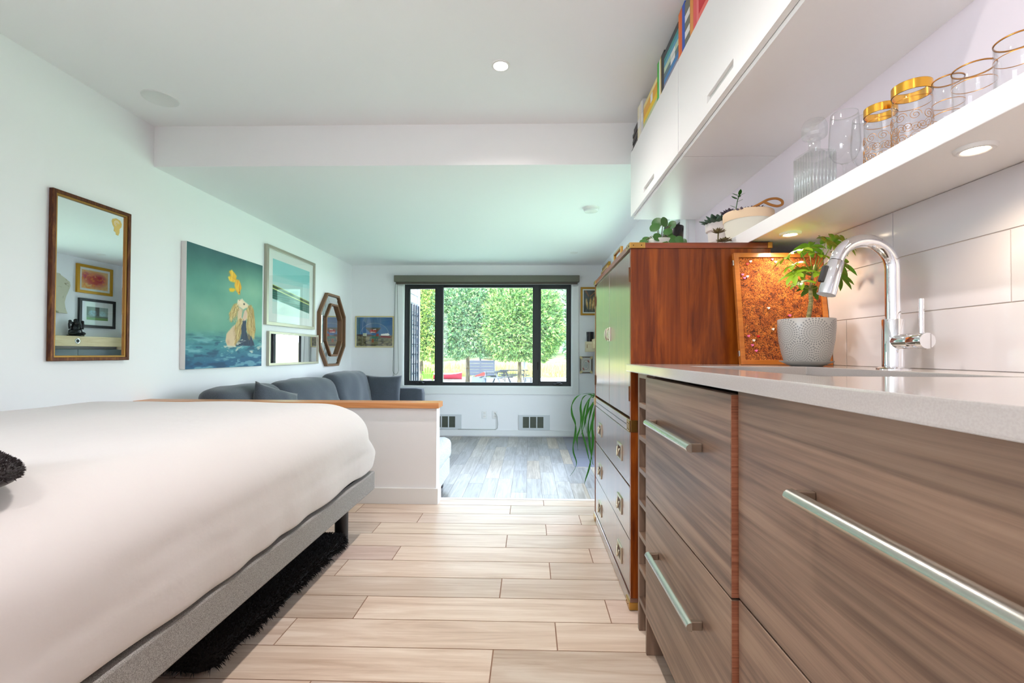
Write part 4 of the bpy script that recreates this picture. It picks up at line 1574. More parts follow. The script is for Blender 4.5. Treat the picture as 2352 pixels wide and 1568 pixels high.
# ================================================================== sofa
m_sofa = speckle('grey_weave', C(46, 51, 60), C(78, 84, 95), scale=380, lo=.35, hi=.65, rough=.95, bump=.15, detail=2, dist=.001, sheen=.3)
m_sofal = speckle('pale_grey_weave', C(176, 180, 186), C(206, 209, 214), scale=(240), lo=.35, hi=.65, rough=.95, bump=.2, detail=2, stretch=(1, .18, 1), dist=.001)
t = thing('sofa', 'long grey sectional sofa with a chaise behind the half wall', 'sofa', (-1.9, 4.6, ZS))
S0 = ZS
obj('base', MB().cbox(-2.50, -1.46, 4.06, 6.22, S0 + .09, S0 + .26, .02).cbox(-2.50, -.70, 3.06, 4.055, S0 + .09, S0 + .26, .02), m_sofal, t)
obj('back', MB().cbox(-2.505, -2.32, 3.06, 6.22, S0 + .26, S0 + .72, .03), m_sofa, t)
obj('arm', rbox((1.08, .20, .62), (.05, .05, .05), n=(12, 6, 8)).move(Matrix.Translation((-1.965, 6.16, S0 + .39))), m_sofa, t, smooth=True)
mb = rbox((1.56, .98, .19), (.07, .06, .06), n=(26, 16, 8), noise_amp=.008, noise_scale=7, puff=.018)
obj('chaise_cushion', mb.move(Matrix.Translation((-1.46, 3.57, S0 + .338))), m_sofal, t, smooth=True)
for yc, w in ((4.57, .97), (5.56, .97)):
    mb = rbox((.84, w, .19), (.06, .06, .06), n=(16, 16, 8), noise_amp=.006, noise_scale=7, puff=.015)
    obj('seat_cushion', mb.move(Matrix.Translation((-1.89, yc, S0 + .338))), m_sofal, t, smooth=True)
for yc, w, h, s in ((3.48, .78, .50, 1), (4.42, 1.04, .50, 2), (5.44, .94, .53, 3)):
    mb = rbox((.26, w, h), (.10, .07, .09), n=(10, 20, 14), noise_amp=.016, noise_scale=5, seed=s * 3.1)
    V = []
    for x, y, z in mb.v:                          # slumped corners, fuller middle
        k = (2 * y / w) ** 2
        V.append((x * (1.12 - .35 * k) - .14 * (z / h), y, z - .03 * k * (1 if z > 0 else 0)))
    mb.v = V
    obj('back_cushion', mb.move(Matrix.Translation((-2.15, yc, S0 + .42 + h / 2))), m_sofa, t, smooth=True)
for x, y in ((-.78, 3.14), (-.78, 3.98), (-2.4, 3.14), (-1.54, 6.1), (-2.4, 6.1)):
    obj('leg', MB().cbox(x - .03, x + .03, y - .03, y + .03, S0, S0 + .092, .002), mat('dark_leg', C(36, 28, 28), .5) if 'dark_leg' not in bpy.data.materials else bpy.data.materials['dark_leg'], t)


def throw_pillow(label, loc, rot, size, seed):
    w, h, d = size
    mb = MB()
    n = 18
    V, idx = [], {}
    for sgn in (1, -1):
        for i in range(n + 1):
            for j in range(n + 1):
                u, v = -1 + 2 * i / n, -1 + 2 * j / n
                edge = abs(u) > .999 or abs(v) > .999
                if edge and sgn < 0:
                    idx[(sgn, i, j)] = idx[(1, i, j)]
                    continue
                th = d / 2 * ((1 - u * u) * (1 - v * v)) ** .42
                pin = 1 - .10 * (1 - max(abs(u), abs(v)) ** 2) - .06 * (1 - min(abs(u), abs(v)) ** 2) * max(abs(u), abs(v)) ** 6
                nz = mnoise.noise(Vector((u * 2 + seed, v * 2, sgn)))
                idx[(sgn, i, j)] = len(V)
                V.append((u * w / 2 * pin, sgn * th + nz * .01, v * h / 2 * pin))
    F = []
    for sgn in (1, -1):
        for i in range(n):
            for j in range(n):
                q = (idx[(sgn, i, j)], idx[(sgn, i + 1, j)], idx[(sgn, i + 1, j + 1)], idx[(sgn, i, j + 1)])
                F.append(q if sgn < 0 else q[::-1])
    mb.add(V, F)
    mb.move(Matrix.Translation(loc) @ Euler(rot).to_matrix().to_4x4())
    o = obj('throw_pillow', mb, m_sofa, smooth=True)
    tag(o, label, 'pillow', 'grey throw pillows on the sofa')


throw_pillow('square grey throw pillow propped against the far sofa arm', (-1.90, 5.90, S0 + .655), (-.32, 0, .12), (.46, .46, .17), 1)
throw_pillow('grey throw pillow wedged at the near end of the sofa behind the wood cap', (-1.96, 3.50, S0 + .675), (-.22, .30, 1.30), (.44, .46, .17), 5)

# ================================================================== wall mirror with bronze frame
m_bronze = wood('bronze_gilt', [(0.3, C(50, 22, 12)), (0.5, C(86, 42, 20)), (0.7, C(140, 92, 40))], axis='Z', scale=6, stretch=6, rough=.38, bump=.05)
m_bronze.node_tree.nodes['Principled BSDF'].inputs['Metallic'].default_value = .55
xm = XL + .001
t = thing('wall_mirror', 'tall rectangular mirror in a dark bronze frame, with a torn gold sticker', 'mirror', (xm, 2.566, 1.356), rotz=math.radians(-.75))
W2, H2 = .2335, .457
yy = lambda a: a
mb = MB().ring(rect(-W2, W2, -H2, H2), rect(-W2 + .02, W2 - .02, -H2 + .02, H2 - .02), .0045, .028, axis='X')
fr = lobj('frame', mb, m_bronze, t, bevel=.003)
mb = MB().ring(rect(-W2 + .018, W2 - .018, -H2 + .018, H2 - .018), rect(-W2 + .03, W2 - .03, -H2 + .03, H2 - .03), .0045, .022, axis='X')
lobj('inner_fillet', mb, m_brassd, t, bevel=.002)
lobj('mirror_glass', MB().box(.006, .012, -W2 + .018, W2 - .018, -H2 + .018, H2 - .018), m_mirror, t)
P = [(.120, .395), (.145, .405), (.172, .398), (.183, .38), (.18, .36), (.168, .345), (.168, .322), (.16, .303), (.145, .305), (.143, .318), (.13, .325), (.132, .345), (.122, .36), (.116, .38)]
mb = MB().prism(P, .0121, .0127, axis='X')
st = lobj('gold_sticker', mb, mat('gold_sticker', C(206, 176, 96), .5), t)
mb = MB()
for r0 in (.009, .016):
    pts = [(.0129, .148 + r0 * math.cos(a * .35), .374 + r0 * math.sin(a * .35)) for a in range(14)]
    mb.tube(pts, .0012, 5)
lobj('sticker_swirl', mb, m_white, st)

# ================================================================== canvas: woman in the sea reaching up to a goldfish
m_canvas_edge = mat('canvas_edge', C(232, 228, 226), .8)
cy0, cy1, cz0, cz1 = 3.25, 4.195, .825, 1.757
t = thing('canvas_painting', 'large unframed canvas of a woman in the sea beneath a goldfish', 'painting', (XL, (cy0 + cy1) / 2, cz0))
obj('stretcher', MB().cbox(XL + .0003, XL + .0395, cy0, cy1, cz0, cz1, .002), m_canvas_edge, t)


def sea(U, V):
    A = np.zeros(U.shape + (3,))
    n = vnoise(U, V, 5, 1)
    A[:] = (92, 150, 134)
    A = mixc(A, (36, 88, 92), np.clip((V - .70) / .30, 0, 1) ** 1.0)
    A = mixc(A, (150, 192, 162), blob(U, V, .85, .72, .55, .30, 1.0) * .75)
    A = mixc(A, (150, 190, 164), blob(U, V, .25, .45, .5, .2, 1.0) * .6)
    A = mixc(A, (140, 186, 160), blob(U, V, .95, .42, .5, .22, 1.0) * .7)
    A = mixc(A, (70, 134, 122), blob(U, V, .1, .72, .3, .16, 1.0) * .5)
    A += ((n - .5) * 22)[..., None]
    w = vnoise(U * .8 + 3, V * 3.2, 9, 2)
    hz = .31 + .02 * np.sin(U * 3)
    k = np.clip((hz - V) / .12, 0, 1)
    A = mixc(A, (62, 128, 140), k)
    A = mixc(A, (30, 84, 124), np.clip((.16 - V + .06 * (U - .3)) / .12, 0, 1) * .9)
    cr = np.clip((w - .56) * 9, 0, 1) * k
    A = mixc(A, (150, 196, 204), cr * .55)
    A = mixc(A, (16, 52, 88), np.clip((.42 - w) * 8, 0, 1) * k * .6)
    for uc, vc, ru, rv in ((.12, .25, .12, .012), (.2, .2, .18, .016), (.05, .27, .06, .012), (.35, .235, .08, .008)):
        A = mixc(A, (40, 96, 108), blob(U, V, uc, vc, ru, rv, .8) * .8)
    hair, hair_l = (176, 142, 84), (206, 180, 122)
    strands = vnoise(U * 14, V * 1.6, 6, 5)

    def ph(poly, c, c2=None):
        nonlocal A
        mk = soften(inpoly(U + (vnoise(U, V, 24, 9) - .5) * .012, V + (vnoise(U, V, 24, 8) - .5) * .012, poly), 3)
        A = mixc(A, c, mk)
        if c2 is not None:
            A = mixc(A, c2, mk * np.clip((strands - .45) * 5, 0, 1))
    ph([(.615, .586), (.57, .57), (.542, .529), (.502, .477), (.515, .43), (.535, .40), (.56, .45), (.60, .46), (.62, .53)], hair, hair_l)
    ph([(.825, .592), (.784, .575), (.745, .524), (.765, .45), (.74, .37), (.76, .33), (.80, .30), (.874, .262), (.895, .36), (.885, .424), (.875, .50), (.861, .546)], hair, (196, 164, 104))
    ph([(.62, .555), (.69, .53), (.68, .45), (.65, .42), (.60, .395), (.55, .36), (.475, .295), (.463, .235), (.484, .188), (.61, .185), (.63, .30)], (214, 182, 148))
    A = mixc(A, (196, 148, 126), blob(U, V, .50, .225, .03, .03, 1) * .8)
    ph([(.60, .40), (.66, .45), (.69, .33), (.66, .26), (.61, .19), (.585, .20), (.60, .30), (.575, .34)], hair, hair_l)
    ph([(.656, .425), (.70, .44), (.74, .448), (.75, .40), (.752, .322), (.80, .30), (.846, .266), (.883, .20), (.598, .192), (.62, .23), (.67, .25), (.685, .33)], (34, 44, 70), (44, 58, 86))
    ph([(.656, .437), (.662, .47), (.69, .445), (.705, .50), (.725, .525), (.745, .533), (.772, .502), (.765, .46), (.735, .43), (.69, .43)], (222, 184, 162))
    ph([(.615, .56), (.615, .60), (.628, .615), (.645, .612), (.655, .622), (.684, .636), (.71, .613), (.75, .60), (.79, .578), (.765, .555), (.70, .532), (.665, .545)], (232, 206, 176))
    A = mixc(A, (60, 52, 50), blob(U, V, .715, .585, .016, .012, .6))
    A = mixc(A, (180, 96, 84), blob(U, V, .648, .612, .012, .008, .6))
    A = mixc(A, (204, 160, 132), blob(U, V, .69, .522, .03, .02, .9) * .6)
    # loose strands of hair, light on the shoulder and streaming behind
    rs2 = np.random.default_rng(77)
    for k in range(150):
        if k % 3 == 0:
            u0, v0, u1, v1 = .60 + rs2.random() * .04, .58 - rs2.random() * .06, .49 + rs2.random() * .12, .40 + rs2.random() * .06
        elif k % 3 == 1:
            u0, v0, u1, v1 = .66 + rs2.random() * .04, .46 - rs2.random() * .05, .57 + rs2.random() * .08, .20 + rs2.random() * .12
        else:
            u0, v0, u1, v1 = .76 + rs2.random() * .08, .585 - rs2.random() * .04, .74 + rs2.random() * .16, .24 + rs2.random() * .14
        s = np.clip((v0 - V) / (v0 - v1), 0, 1)
        uc = u0 + (u1 - u0) * s + .012 * np.sin(s * (4 + 5 * rs2.random()) + k)
        ln_ = np.clip(1 - np.abs(U - uc) / (.0028 + .002 * rs2.random()), 0, 1) * (V < v0) * (V > v1)
        A = mixc(A, [(120, 88, 46), (214, 188, 128), (168, 128, 66), (232, 210, 156)][k % 4], ln_ * .75)
    A = mixc(A, (176, 136, 110), blob(U, V, .585, .30, .03, .10, 1, .25) * .55)
    A = mixc(A, (250, 226, 200), blob(U, V, .66, .60, .05, .02, 1, -.3) * .6)
    for k in range(4):
        A = mixc(A, (186, 140, 120), np.clip(1 - np.abs(U - (.70 + .015 * k) - (V - .48) * .3) / .003, 0, 1) * (V > .45) * (V < .525) * .6)
    # goldfish, head down
    ph([(.592, .80), (.64, .80), (.665, .76), (.655, .70), (.648, .665), (.632, .66), (.60, .69), (.575, .74)], (230, 150, 30), (244, 196, 60))
    ph([(.594, .79), (.60, .83), (.57, .852), (.535, .87), (.50, .855), (.52, .82), (.484, .80), (.505, .77), (.55, .765), (.58, .765)], (238, 180, 40), (250, 214, 90))
    ph([(.575, .715), (.53, .715), (.496, .70), (.51, .675), (.56, .68), (.59, .70)], (240, 190, 30))
    ph([(.655, .77), (.672, .75), (.672, .72), (.655, .71)], (236, 160, 30))
    for k in range(9):
        ln_ = np.clip(1 - np.abs((U - .60 + (V - .78) * (.35 + .28 * k)) / .004), 0, 1) * (V > .79) * (V < .85) * (U > .48) * (U < .60)
        A = mixc(A, (214, 140, 20), ln_ * .5)
    A = mixc(A, (200, 110, 20), blob(U, V, .645, .70, .012, .05, 1, .3) * .6)
    A = mixc(A, (40, 26, 20), blob(U, V, .640, .685, .006, .006, .5))
    fo = np.clip((vnoise(U * 1.2, V * 4, 12, 14) - .55) * 8, 0, 1) * (np.abs(V - .19 - .03 * np.sin(U * 20)) < .035) * (U > .4)
    A = mixc(A, (206, 204, 190), fo * .8)
    return A


painting('canvas_print', (XL + .0402, cy0 + .002, cz0), (XL + .0402, cy1, cz0), (XL + .0402, cy0 + .002, cz1), 320, 320, sea, m_print, t)


# ================================================================== framed pieces
def framed(name, label, axis, wall, a0, a1, z0, z1, fw, depth, m_frame, mat_w, m_mat, func, res=(70, 60), cat='picture', glazed=True, group=None):
    """frame, mount board and print on a wall. axis 'X': wall plane x=wall, picture faces +X (left wall) or -X (right wall); axis 'Y': back wall"""
    sg = 1 if (axis == 'X' and wall < 0) else -1
    loc = (wall, (a0 + a1) / 2, z0) if axis == 'X' else ((a0 + a1) / 2, wall, z0)
    t = thing(name, label, cat, loc, group=group)
    d = lambda v: wall + sg * v
    lo, hi = sorted((d(.0008), d(depth)))
    obj('frame', MB().ring(rect(a0, a1, z0, z1), rect(a0 + fw, a1 - fw, z0 + fw, z1 - fw), lo, hi, axis=axis), m_frame, t, bevel=.002)
    lo, hi = sorted((d(.001), d(depth * .55)))
    i = fw * .9
    if axis == 'X':
        obj('mount', MB().box(lo, hi, a0 + i, a1 - i, z0 + i, z1 - i), m_mat, t)
    else:
        obj('mount', MB().box(a0 + i, a1 - i, lo, hi, z0 + i, z1 - i), m_mat, t)
    if func:
        k = fw + mat_w
        e = d(depth * .55 + .0006)
        b0, b1, c0, c1 = a0 + k, a1 - k, z0 + k, z1 - k
        if axis == 'X' and sg < 0:
            P = ((e, b1, c0), (e, b0, c0), (e, b1, c1))
        elif axis == 'X':
            P = ((e, b0, c0), (e, b1, c0), (e, b0, c1))
        else:
            P = ((b0, e, c0), (b1, e, c0), (b0, e, c1))
        painting('print', *P, res[0], res[1], func, m_print, t)
    if glazed:
        lo, hi = sorted((d(depth * .8), d(depth * .8 + .002)))
        i = fw * .95
        if axis == 'X':
            obj('glazing', MB().box(lo, hi, a0 + i, a1 - i, z0 + i, z1 - i), m_glass, t)
        else:
            obj('glazing', MB().box(a0 + i, a1 - i, lo, hi, z0 + i, z1 - i), m_glass, t)
    return t


m_silver = mat('champagne_silver', C(176, 170, 156), .35, .7)
m_mount = mat('mount_board', C(236, 238, 234), .8)


def aqua(U, V):
    A = np.zeros(U.shape + (3,))
    A[:] = (196, 226, 224)
    A = mixc(A, (134, 206, 208), (V > .70).astype(float) * np.clip((V - .66) / .1, 0, 1))
    A = mixc(A, (150, 214, 214), (V > .58 + .06 * U).astype(float) * .5)
    A = mixc(A, (216, 232, 226), (V < .22).astype(float))
    y = V - (.47 - .16 * U)
    A = mixc(A, (28, 84, 72), ((y < .02) & (y > -.2)).astype(float))
    A = mixc(A, (60, 130, 116), ((y < -.05) & (y > -.2) & (np.sin(V * 150) > .2)).astype(float) * .7)
    A = mixc(A, (64, 84, 40), ((y < .05) & (y > -.0)).astype(float))
    A = mixc(A, (212, 222, 140), (np.abs(y + .012) < .010).astype(float))
    A = mixc(A, (200, 214, 130), (np.abs(y - .055) < .006).astype(float))
    return A


framed('framed_print', 'largest framed print, pale aqua abstract in a silver frame above the narrow mirror', 'X', XL, 4.285, 5.265, 1.216, 1.988, .032, .032, m_silver, .085, m_mount, aqua, res=(150, 180))
t = thing('narrow_mirror', 'wide low mirror in a thin silver frame below the aqua print', 'mirror', (XL, 4.85, .825))
obj('frame', MB().ring(rect(4.338, 5.372, .822, 1.156), rect(4.362, 5.348, .846, 1.132), XL + .001, XL + .03, axis='X'), m_silver, t, bevel=.002)
obj('mirror_glass', MB().box(XL + .001, XL + .020, 4.36, 5.35, .844, 1.134), m_mirror, t)

# octagonal mirror with bevelled border panes
yc, zc = 5.75, 1.236
OUT = [(-.17, .455), (.17, .455), (.375, .20), (.375, -.20), (.17, -.455), (-.17, -.455), (-.375, -.20), (-.375, .20)]
INN = [(-.10, .33), (.10, .33), (.24, .145), (.24, -.145), (.10, -.33), (-.10, -.33), (-.24, -.145), (-.24, .145)]
sc = lambda P, k: [(yc + a * k, zc + b * k) for a, b in P]
off = lambda P, d: [(yc + a - d * (1 if a > 0 else -1) * (.9 if abs(a) > .2 else .45), zc + b - d * (1 if b > 0 else -1) * (.9 if abs(b) > .25 else .45)) for a, b in P]
t = thing('octagonal_mirror', 'elongated octagonal mirror with brown frame and mirrored border', 'mirror', (XL, yc, zc - .455))
m_walnut = mat('walnut_frame', C(120, 82, 52), .4)
obj('outer_frame', MB().ring(sc(OUT, 1), off(OUT, .03), XL + .001, XL + .045, axis='X'), m_walnut, t, bevel=.003)
obj('inner_frame', MB().ring(sc(INN, 1), off(INN, .026), XL + .005, XL + .058, axis='X'), m_walnut, t, bevel=.003)
obj('backing', MB().prism(off(OUT, .02), XL + .001, XL + .012, axis='X'), m_walnut, t)
A_, B_ = off(OUT, .027), off(INN, -.004)
for i in range(8):
    j = (i + 1) % 8
    mb = MB()
    q = [A_[i], A_[j], B_[j], B_[i]]
    c = (sum(p[0] for p in q) / 4, sum(p[1] for p in q) / 4)
    q = [(c[0] + (p[0] - c[0]) * .985, c[1] + (p[1] - c[1]) * .985) for p in q]
    xs = [XL + .024, XL + .024, XL + .036, XL + .036]
    mb.add([(xs[k], q[k][0], q[k][1]) for k in range(4)] + [(xs[k] - .005, q[k][0], q[k][1]) for k in range(4)],
           [(0, 1, 2, 3), (7, 6, 5, 4), (0, 4, 5, 1), (1, 5, 6, 2), (2, 6, 7, 3), (3, 7, 4, 0)])
    obj('border_pane', mb, m_mirror, t)
obj('mirror_glass', MB().prism(off(INN, .012), XL + .02, XL + .026, axis='X'), m_mirror, t)

# back wall pictures
m_pine = mat('pale_gilt_wood', C(206, 190, 132), .45)


def diner(U, V):
    A = np.zeros(U.shape + (3,))
    A[:] = (58, 110, 160)
    A = mixc(A, (20, 96, 150), np.clip((U - .55) / .3, 0, 1) * (V > .4))
    A = mixc(A, (104, 128, 150), blob(U, V, .4, .8, .45, .4, 1) * .7)
    A = mixc(A, (70, 110, 120), (U < .10).astype(float) * .7)
    r = np.sqrt(((U - .50) / .40) ** 2 + ((V - .38) / .42) ** 2)
    A = mixc(A, (190, 200, 190), np.clip(1 - np.abs(r - 1) / .022, 0, 1) * .75 * (V > .40))
    n = vnoise(U, V, 14, 3)
    g = (V < .37).astype(float)
    A = mixc(A, (96, 92, 64), g)
    A = mixc(A, (150, 146, 110), g * np.clip((n - .5) * 5, 0, 1) * .7)
    A = mixc(A, (52, 54, 36), g * np.clip((.45 - n) * 6, 0, 1) * .8)
    A = mixc(A, (56, 44, 44), ((V < .41) & (V > .35) & (U < .42)).astype(float))
    A = mixc(A, (196, 206, 176), ((U > .18) & (U < .28) & (V > .345) & (V < .45)).astype(float))
    e = np.sqrt(((U - .48) / .25) ** 2 + ((V - .12) / .075) ** 2)
    A = mixc(A, (128, 126, 92), (e < 1).astype(float) * .8)
    A = mixc(A, (40, 42, 30), (np.abs(e - 1) < .1).astype(float) * .8)
    A = mixc(A, (72, 84, 74), inpoly(U, V, [(.25, .64), (.68, .64), (.68, .625), (.56, .47), (.38, .47), (.25, .62)]).astype(float))
    A = mixc(A, (104, 72, 50), inpoly(U, V, [(.38, .60), (.64, .60), (.55, .46), (.40, .46)]).astype(float))
    A = mixc(A, (176, 50, 40), ((U > .38) & (U < .55) & (V > .455) & (V < .57)).astype(float))
    A = mixc(A, (240, 232, 220), inpoly(U, V, [(.45, .545), (.54, .565), (.54, .60), (.45, .58)]).astype(float) * (np.sin(U * 190) > -.3))
    A = mixc(A, (240, 232, 220), inpoly(U, V, [(.39, .468), (.53, .468), (.53, .50), (.39, .50)]).astype(float) * (np.sin(U * 230) > -.4))
    A = mixc(A, (150, 66, 56), ((U > .55) & (U < .62) & (V > .34) & (V < .43)).astype(float))
    A = mixc(A, (240, 240, 232), inpoly(U, V, [(.68, .365), (.90, .37), (.93, .40), (.88, .45), (.68, .42)]).astype(float))
    A = mixc(A, (120, 30, 44), inpoly(U, V, [(.67, .30), (.96, .28), (.95, .35), (.67, .365)]).astype(float))
    A = mixc(A, (52, 122, 104), inpoly(U, V, [(.36, .33), (.62, .33), (.60, .27), (.40, .26)]).astype(float))
    A = mixc(A, (150, 80, 44), inpoly(U, V, [(.43, .25), (.48, .25), (.48, .13), (.42, .13)]).astype(float))
    for u0 in (.38, .52, .58):
        A = mixc(A, (60, 96, 100), ((np.abs(U - u0) < .012) & (V > .16) & (V < .27)).astype(float))
    A = mixc(A, (180, 190, 190), inpoly(U, V, [(.22, 1), (.30, 1), (.26, .80), (.18, .88)]).astype(float) * .4)
    return A


framed('framed_photograph', 'thin-framed photograph of a roadside diner under a rainbow by the window', 'Y', YB, -2.466, -1.92, 1.028, 1.47, .013, .02, m_pine, .005, m_mount, diner, res=(150, 120))
m_giltf = mat('old_gilt', C(172, 124, 34), .35, .5)


def pods(U, V):
    A = np.zeros(U.shape + (3,))
    A[:] = (44, 48, 44)
    A = mixc(A, (140, 84, 40), inpoly(U, V, [(.05, 1), (.2, 1), (.42, .74), (.36, .70)]).astype(float))
    A = mixc(A, (150, 96, 50), inpoly(U, V, [(.95, .98), (.85, .9), (.5, .70), (.46, .74)]).astype(float))
    for cu, cv, ru, rv, an in ((.24, .40, .10, .30, .25), (.50, .40, .10, .36, -.08), (.72, .42, .12, .40, -.22), (.9, .36, .09, .3, -.3)):
        b_ = blob(U, V, cu, cv, ru, rv, .5, an)
        A = mixc(A, (206, 160, 84), b_)
        A = mixc(A, (236, 206, 140), b_ * (vnoise(U, V, 12, 4) > .52) * .8)
    return A


framed('framed_botanical', 'gold framed botanical picture of tan seed pods right of the window', 'Y', YB, .715, .985, 1.488, 1.882, .026, .03, m_giltf, .018, m_mount, pods, res=(50, 70))


def motto(U, V):
    A = np.zeros(U.shape + (3,))
    A[:] = (212, 206, 196)
    r = np.sqrt(((U - .48) / .36) ** 2 + ((V - .5) / .40) ** 2)
    A = mixc(A, (150, 150, 150), (np.abs(r - 1) < .05).astype(float))
    A = mixc(A, (168, 70, 50), blob(U, V, .80, .80, .2, .07, .6, -.75))
    A = mixc(A, (168, 70, 50), blob(U, V, .16, .16, .2, .07, .6, -.75))
    for k in range(5):
        v = .70 - k * .1
        A = mixc(A, (120, 150, 156), ((np.abs(V - v) < .022) & (np.abs(U - .48) < .2) & (vnoise(U, V, 60, 20 + k, 1) > .42)).astype(float))
    return A


m_pewter = mat('pewter_frame', C(128, 122, 112), .3, .8)
t = framed('framed_motto', 'small metal-framed round motto with cream corner tabs under the wooden box', 'Y', YB, .705, .884, .676, .912, .022, .018, m_pewter, .012, m_mount, motto, res=(60, 70))
mb = MB()
for a, c, da, dc in ((.705, .676, 1, 1), (.884, .676, -1, 1), (.705, .912, 1, -1), (.884, .912, -1, -1)):
    mb.prism([(a - da * .006, c + dc * .012), (a + da * .012, c - dc * .006), (a + da * .045, c + dc * .022), (a + da * .022, c + dc * .045)], YB - .022, YB - .019, axis='Y')
obj('corner_tab', mb, mat('cream_tab', C(214, 200, 150), .6), t)
m_boxw = wood('pale_box_wood', [(0.3, C(206, 186, 150)), (0.5, C(226, 212, 180)), (0.7, C(238, 228, 204))], axis='X', scale=3, stretch=8, rough=.6)
t = thing('wall_box', 'pale wooden wall box ledge between the gold picture and the round motto', 'shelf', (.86, YB - .07, .978))
obj('front', MB().cbox(.778, .955, YB - .135, YB - .12, .978, 1.118, .002), m_boxw, t)
obj('box', MB().box(.778, .955, YB - .12, YB - .001, .978, .990).box(.778, .790, YB - .12, YB - .001, .99, 1.118).box(.943, .955, YB - .12, YB - .001, .99, 1.118), m_boxw, t)
obj('clasp', MB().cbox(.790, .797, YB - .138, YB - .134, 1.03, 1.075, .001), m_brassd, t)
o = obj('vase', MB().lathe([(0, 0), (.034, 0), (.04, .01), (.044, .09), (.052, .262), (.048, .262), (.04, .09), (.034, .014), (0, .012)], (.842, YB - .062, .9905), 28), m_blackgloss, smooth=True, angle=50)
tag(o, 'tall black vase standing inside the pale wooden wall box', 'vase')

# ================================================================== blind, cord, outlets, registers
m_blind = speckle('taupe_blind', C(96, 96, 84), C(120, 118, 104), scale=300, lo=.4, hi=.6, rough=.8)
t = thing('roller_blind', 'rolled-up taupe roller blind above the window', 'blind', (-.6, YB - .06, 1.92))
obj('cassette', MB().cbox(-1.895, .69, YB - .11, YB - .019, 1.944, 2.034, .006), m_blind, t)
obj('hem_bar', MB().cbox(-1.875, .668, YB - .075, YB - .060, 1.914, 1.946, .004), mat('blind_hem', C(84, 76, 66), .6), t)
pts = []
for i in range(33):
    s = i / 32
    if s < .4:
        pts.append((-1.888 - .028 * (s / .4), YB - .05, 1.93 - 1.22 * (s / .4)))
    elif s < .6:
        a = PI * (s - .4) / .2
        pts.append((-1.876 - .040 * math.cos(a), YB - .05, .71 - .06 * math.sin(a)))
    else:
        pts.append((-1.836 - .030 * ((s - .6) / .4), YB - .05, .71 + 1.22 * ((s - .6) / .4)))
obj('pull_cord', MB().tube(pts, .0028, 6), mat('cord_grey', C(108, 116, 110), .6), t, smooth=True)

m_grille = mat('register_dark', C(92, 98, 86), .5, .3)
m_reg = mat('register_white', C(206, 211, 214), .4)
for x0, lab in ((-1.383, 'white wall register half hidden by the half wall'), (-.143, 'white wall register in full view right of the outlets')):
    x1 = x0 + .432
    t = thing('wall_register', lab, 'vent', ((x0 + x1) / 2, YB, -.116), group='wall registers under the window')
    mb = MB()
    za, zb_ = -.118, .088
    w = [(x0 + .055 + .101 * k, x0 + .055 + .101 * k + .086) for k in range(3)]
    xs = [x0] + [v for p in w for v in p] + [x1]
    mb.box(x0, x1, YB - .018, YB - .001, za, za + .026).box(x0, x1, YB - .018, YB - .001, zb_ - .024, zb_)
    for k in range(4):
        mb.box(xs[2 * k], xs[2 * k + 1], YB - .018, YB - .001, za + .026, zb_ - .024)
    obj('faceplate', mb, m_reg, t)
    for a, c in w:
        mb = MB()
        mb.box(a, c, YB - .006, YB - .003, za + .026, zb_ - .024)
        for q in range(9):
            z = za + .034 + q * .0175
            mb.box(a, c, YB - .013, YB - .006, z, z + .004)
        obj('louvres', mb, m_grille, t)
for x in (-.627, -.480):
    plug = x > -.6
    t = thing('wall_outlet', 'white wall outlet with a grey cable plugged in' if plug else 'white double wall outlet left of the cable', 'outlet', (x, YB, .03), group='outlets under the window')
    obj('plate', MB().cbox(x - .037, x + .037, YB - .006, YB - .0005, .031, .145, .002), m_trim, t)
    for z in (.064, .112):
        s_ = obj('socket', MB().cbox(x - .017, x + .017, YB - .0085, YB - .005, z - .017, z + .017, .003), m_white, t)
        obj('slots', MB().box(x - .009, x - .0065, YB - .0088, YB - .008, z - .004, z + .008).box(x + .0065, x + .009, YB - .0088, YB - .008, z - .004, z + .008), m_rubber, s_)
pts = [(-.478, YB - .012, .108), (-.462, YB - .03, .100), (-.446, YB - .026, .06), (-.440, YB - .022, -.04), (-.444, YB - .02, -.095), (-.468, YB - .018, -.1145), (-.60, YB - .018, -.1165), (-1.0, YB - .018, -.117)]
o = obj('cable', MB().tube(pts, .0045, 8), mat('cable_grey', C(176, 180, 176), .5), smooth=True)
tag(o, 'thin grey cable hanging from the outlet down to the baseboard', 'cable')

# ================================================================== ceiling fittings
o = obj('ceiling_speaker', MB().lathe([(0, -.004), (.082, -.004), (.086, -.006), (.092, -.005), (.094, 0), (0, 0)], (-2.213, 2.663, ZH), 48), mat('speaker_grille', C(230, 231, 230), .8), smooth=True, angle=40)
tag(o, 'round flush white ceiling speaker near the bulkhead', 'speaker')
t = thing('smoke_detector', 'round white smoke detector under the lower ceiling', 'detector', (.522, 3.905, ZL))
obj('housing', MB().lathe([(0, -.032), (.05, -.032), (.06, -.026), (.063, -.012), (.063, -.006), (.072, -.005), (.073, 0), (0, 0)], (.522, 3.905, ZL), 40), m_white, t, smooth=True, angle=35)
obj('vent_ring', MB().lathe([(.0565, -.0295), (.061, -.022), (.0615, -.02), (.056, -.0285)], (.522, 3.905, ZL), 40), m_reg, t, smooth=True)
m_lamp = emis('downlight_led', (1.0, .93, .84, 1), 24.0)
DOWN = []


def downlight(label, x, y, z, on=True):
    t = thing('downlight', label, 'light', (x, y, z), group='round ceiling downlights')
    obj('trim_ring', MB().lathe([(.036, -.001), (.038, -.005), (.048, -.004), (.05, 0), (.036, 0)], (x, y, z), 40), m_white, t, smooth=True, angle=40)
    obj('lens', MB().lathe([(0, -.0025), (.0362, -.0025), (.0362, -.0005), (0, -.0005)], (x, y, z), 32), m_lamp if on else m_white, t)
    if on:
        DOWN.append((x, y, z))


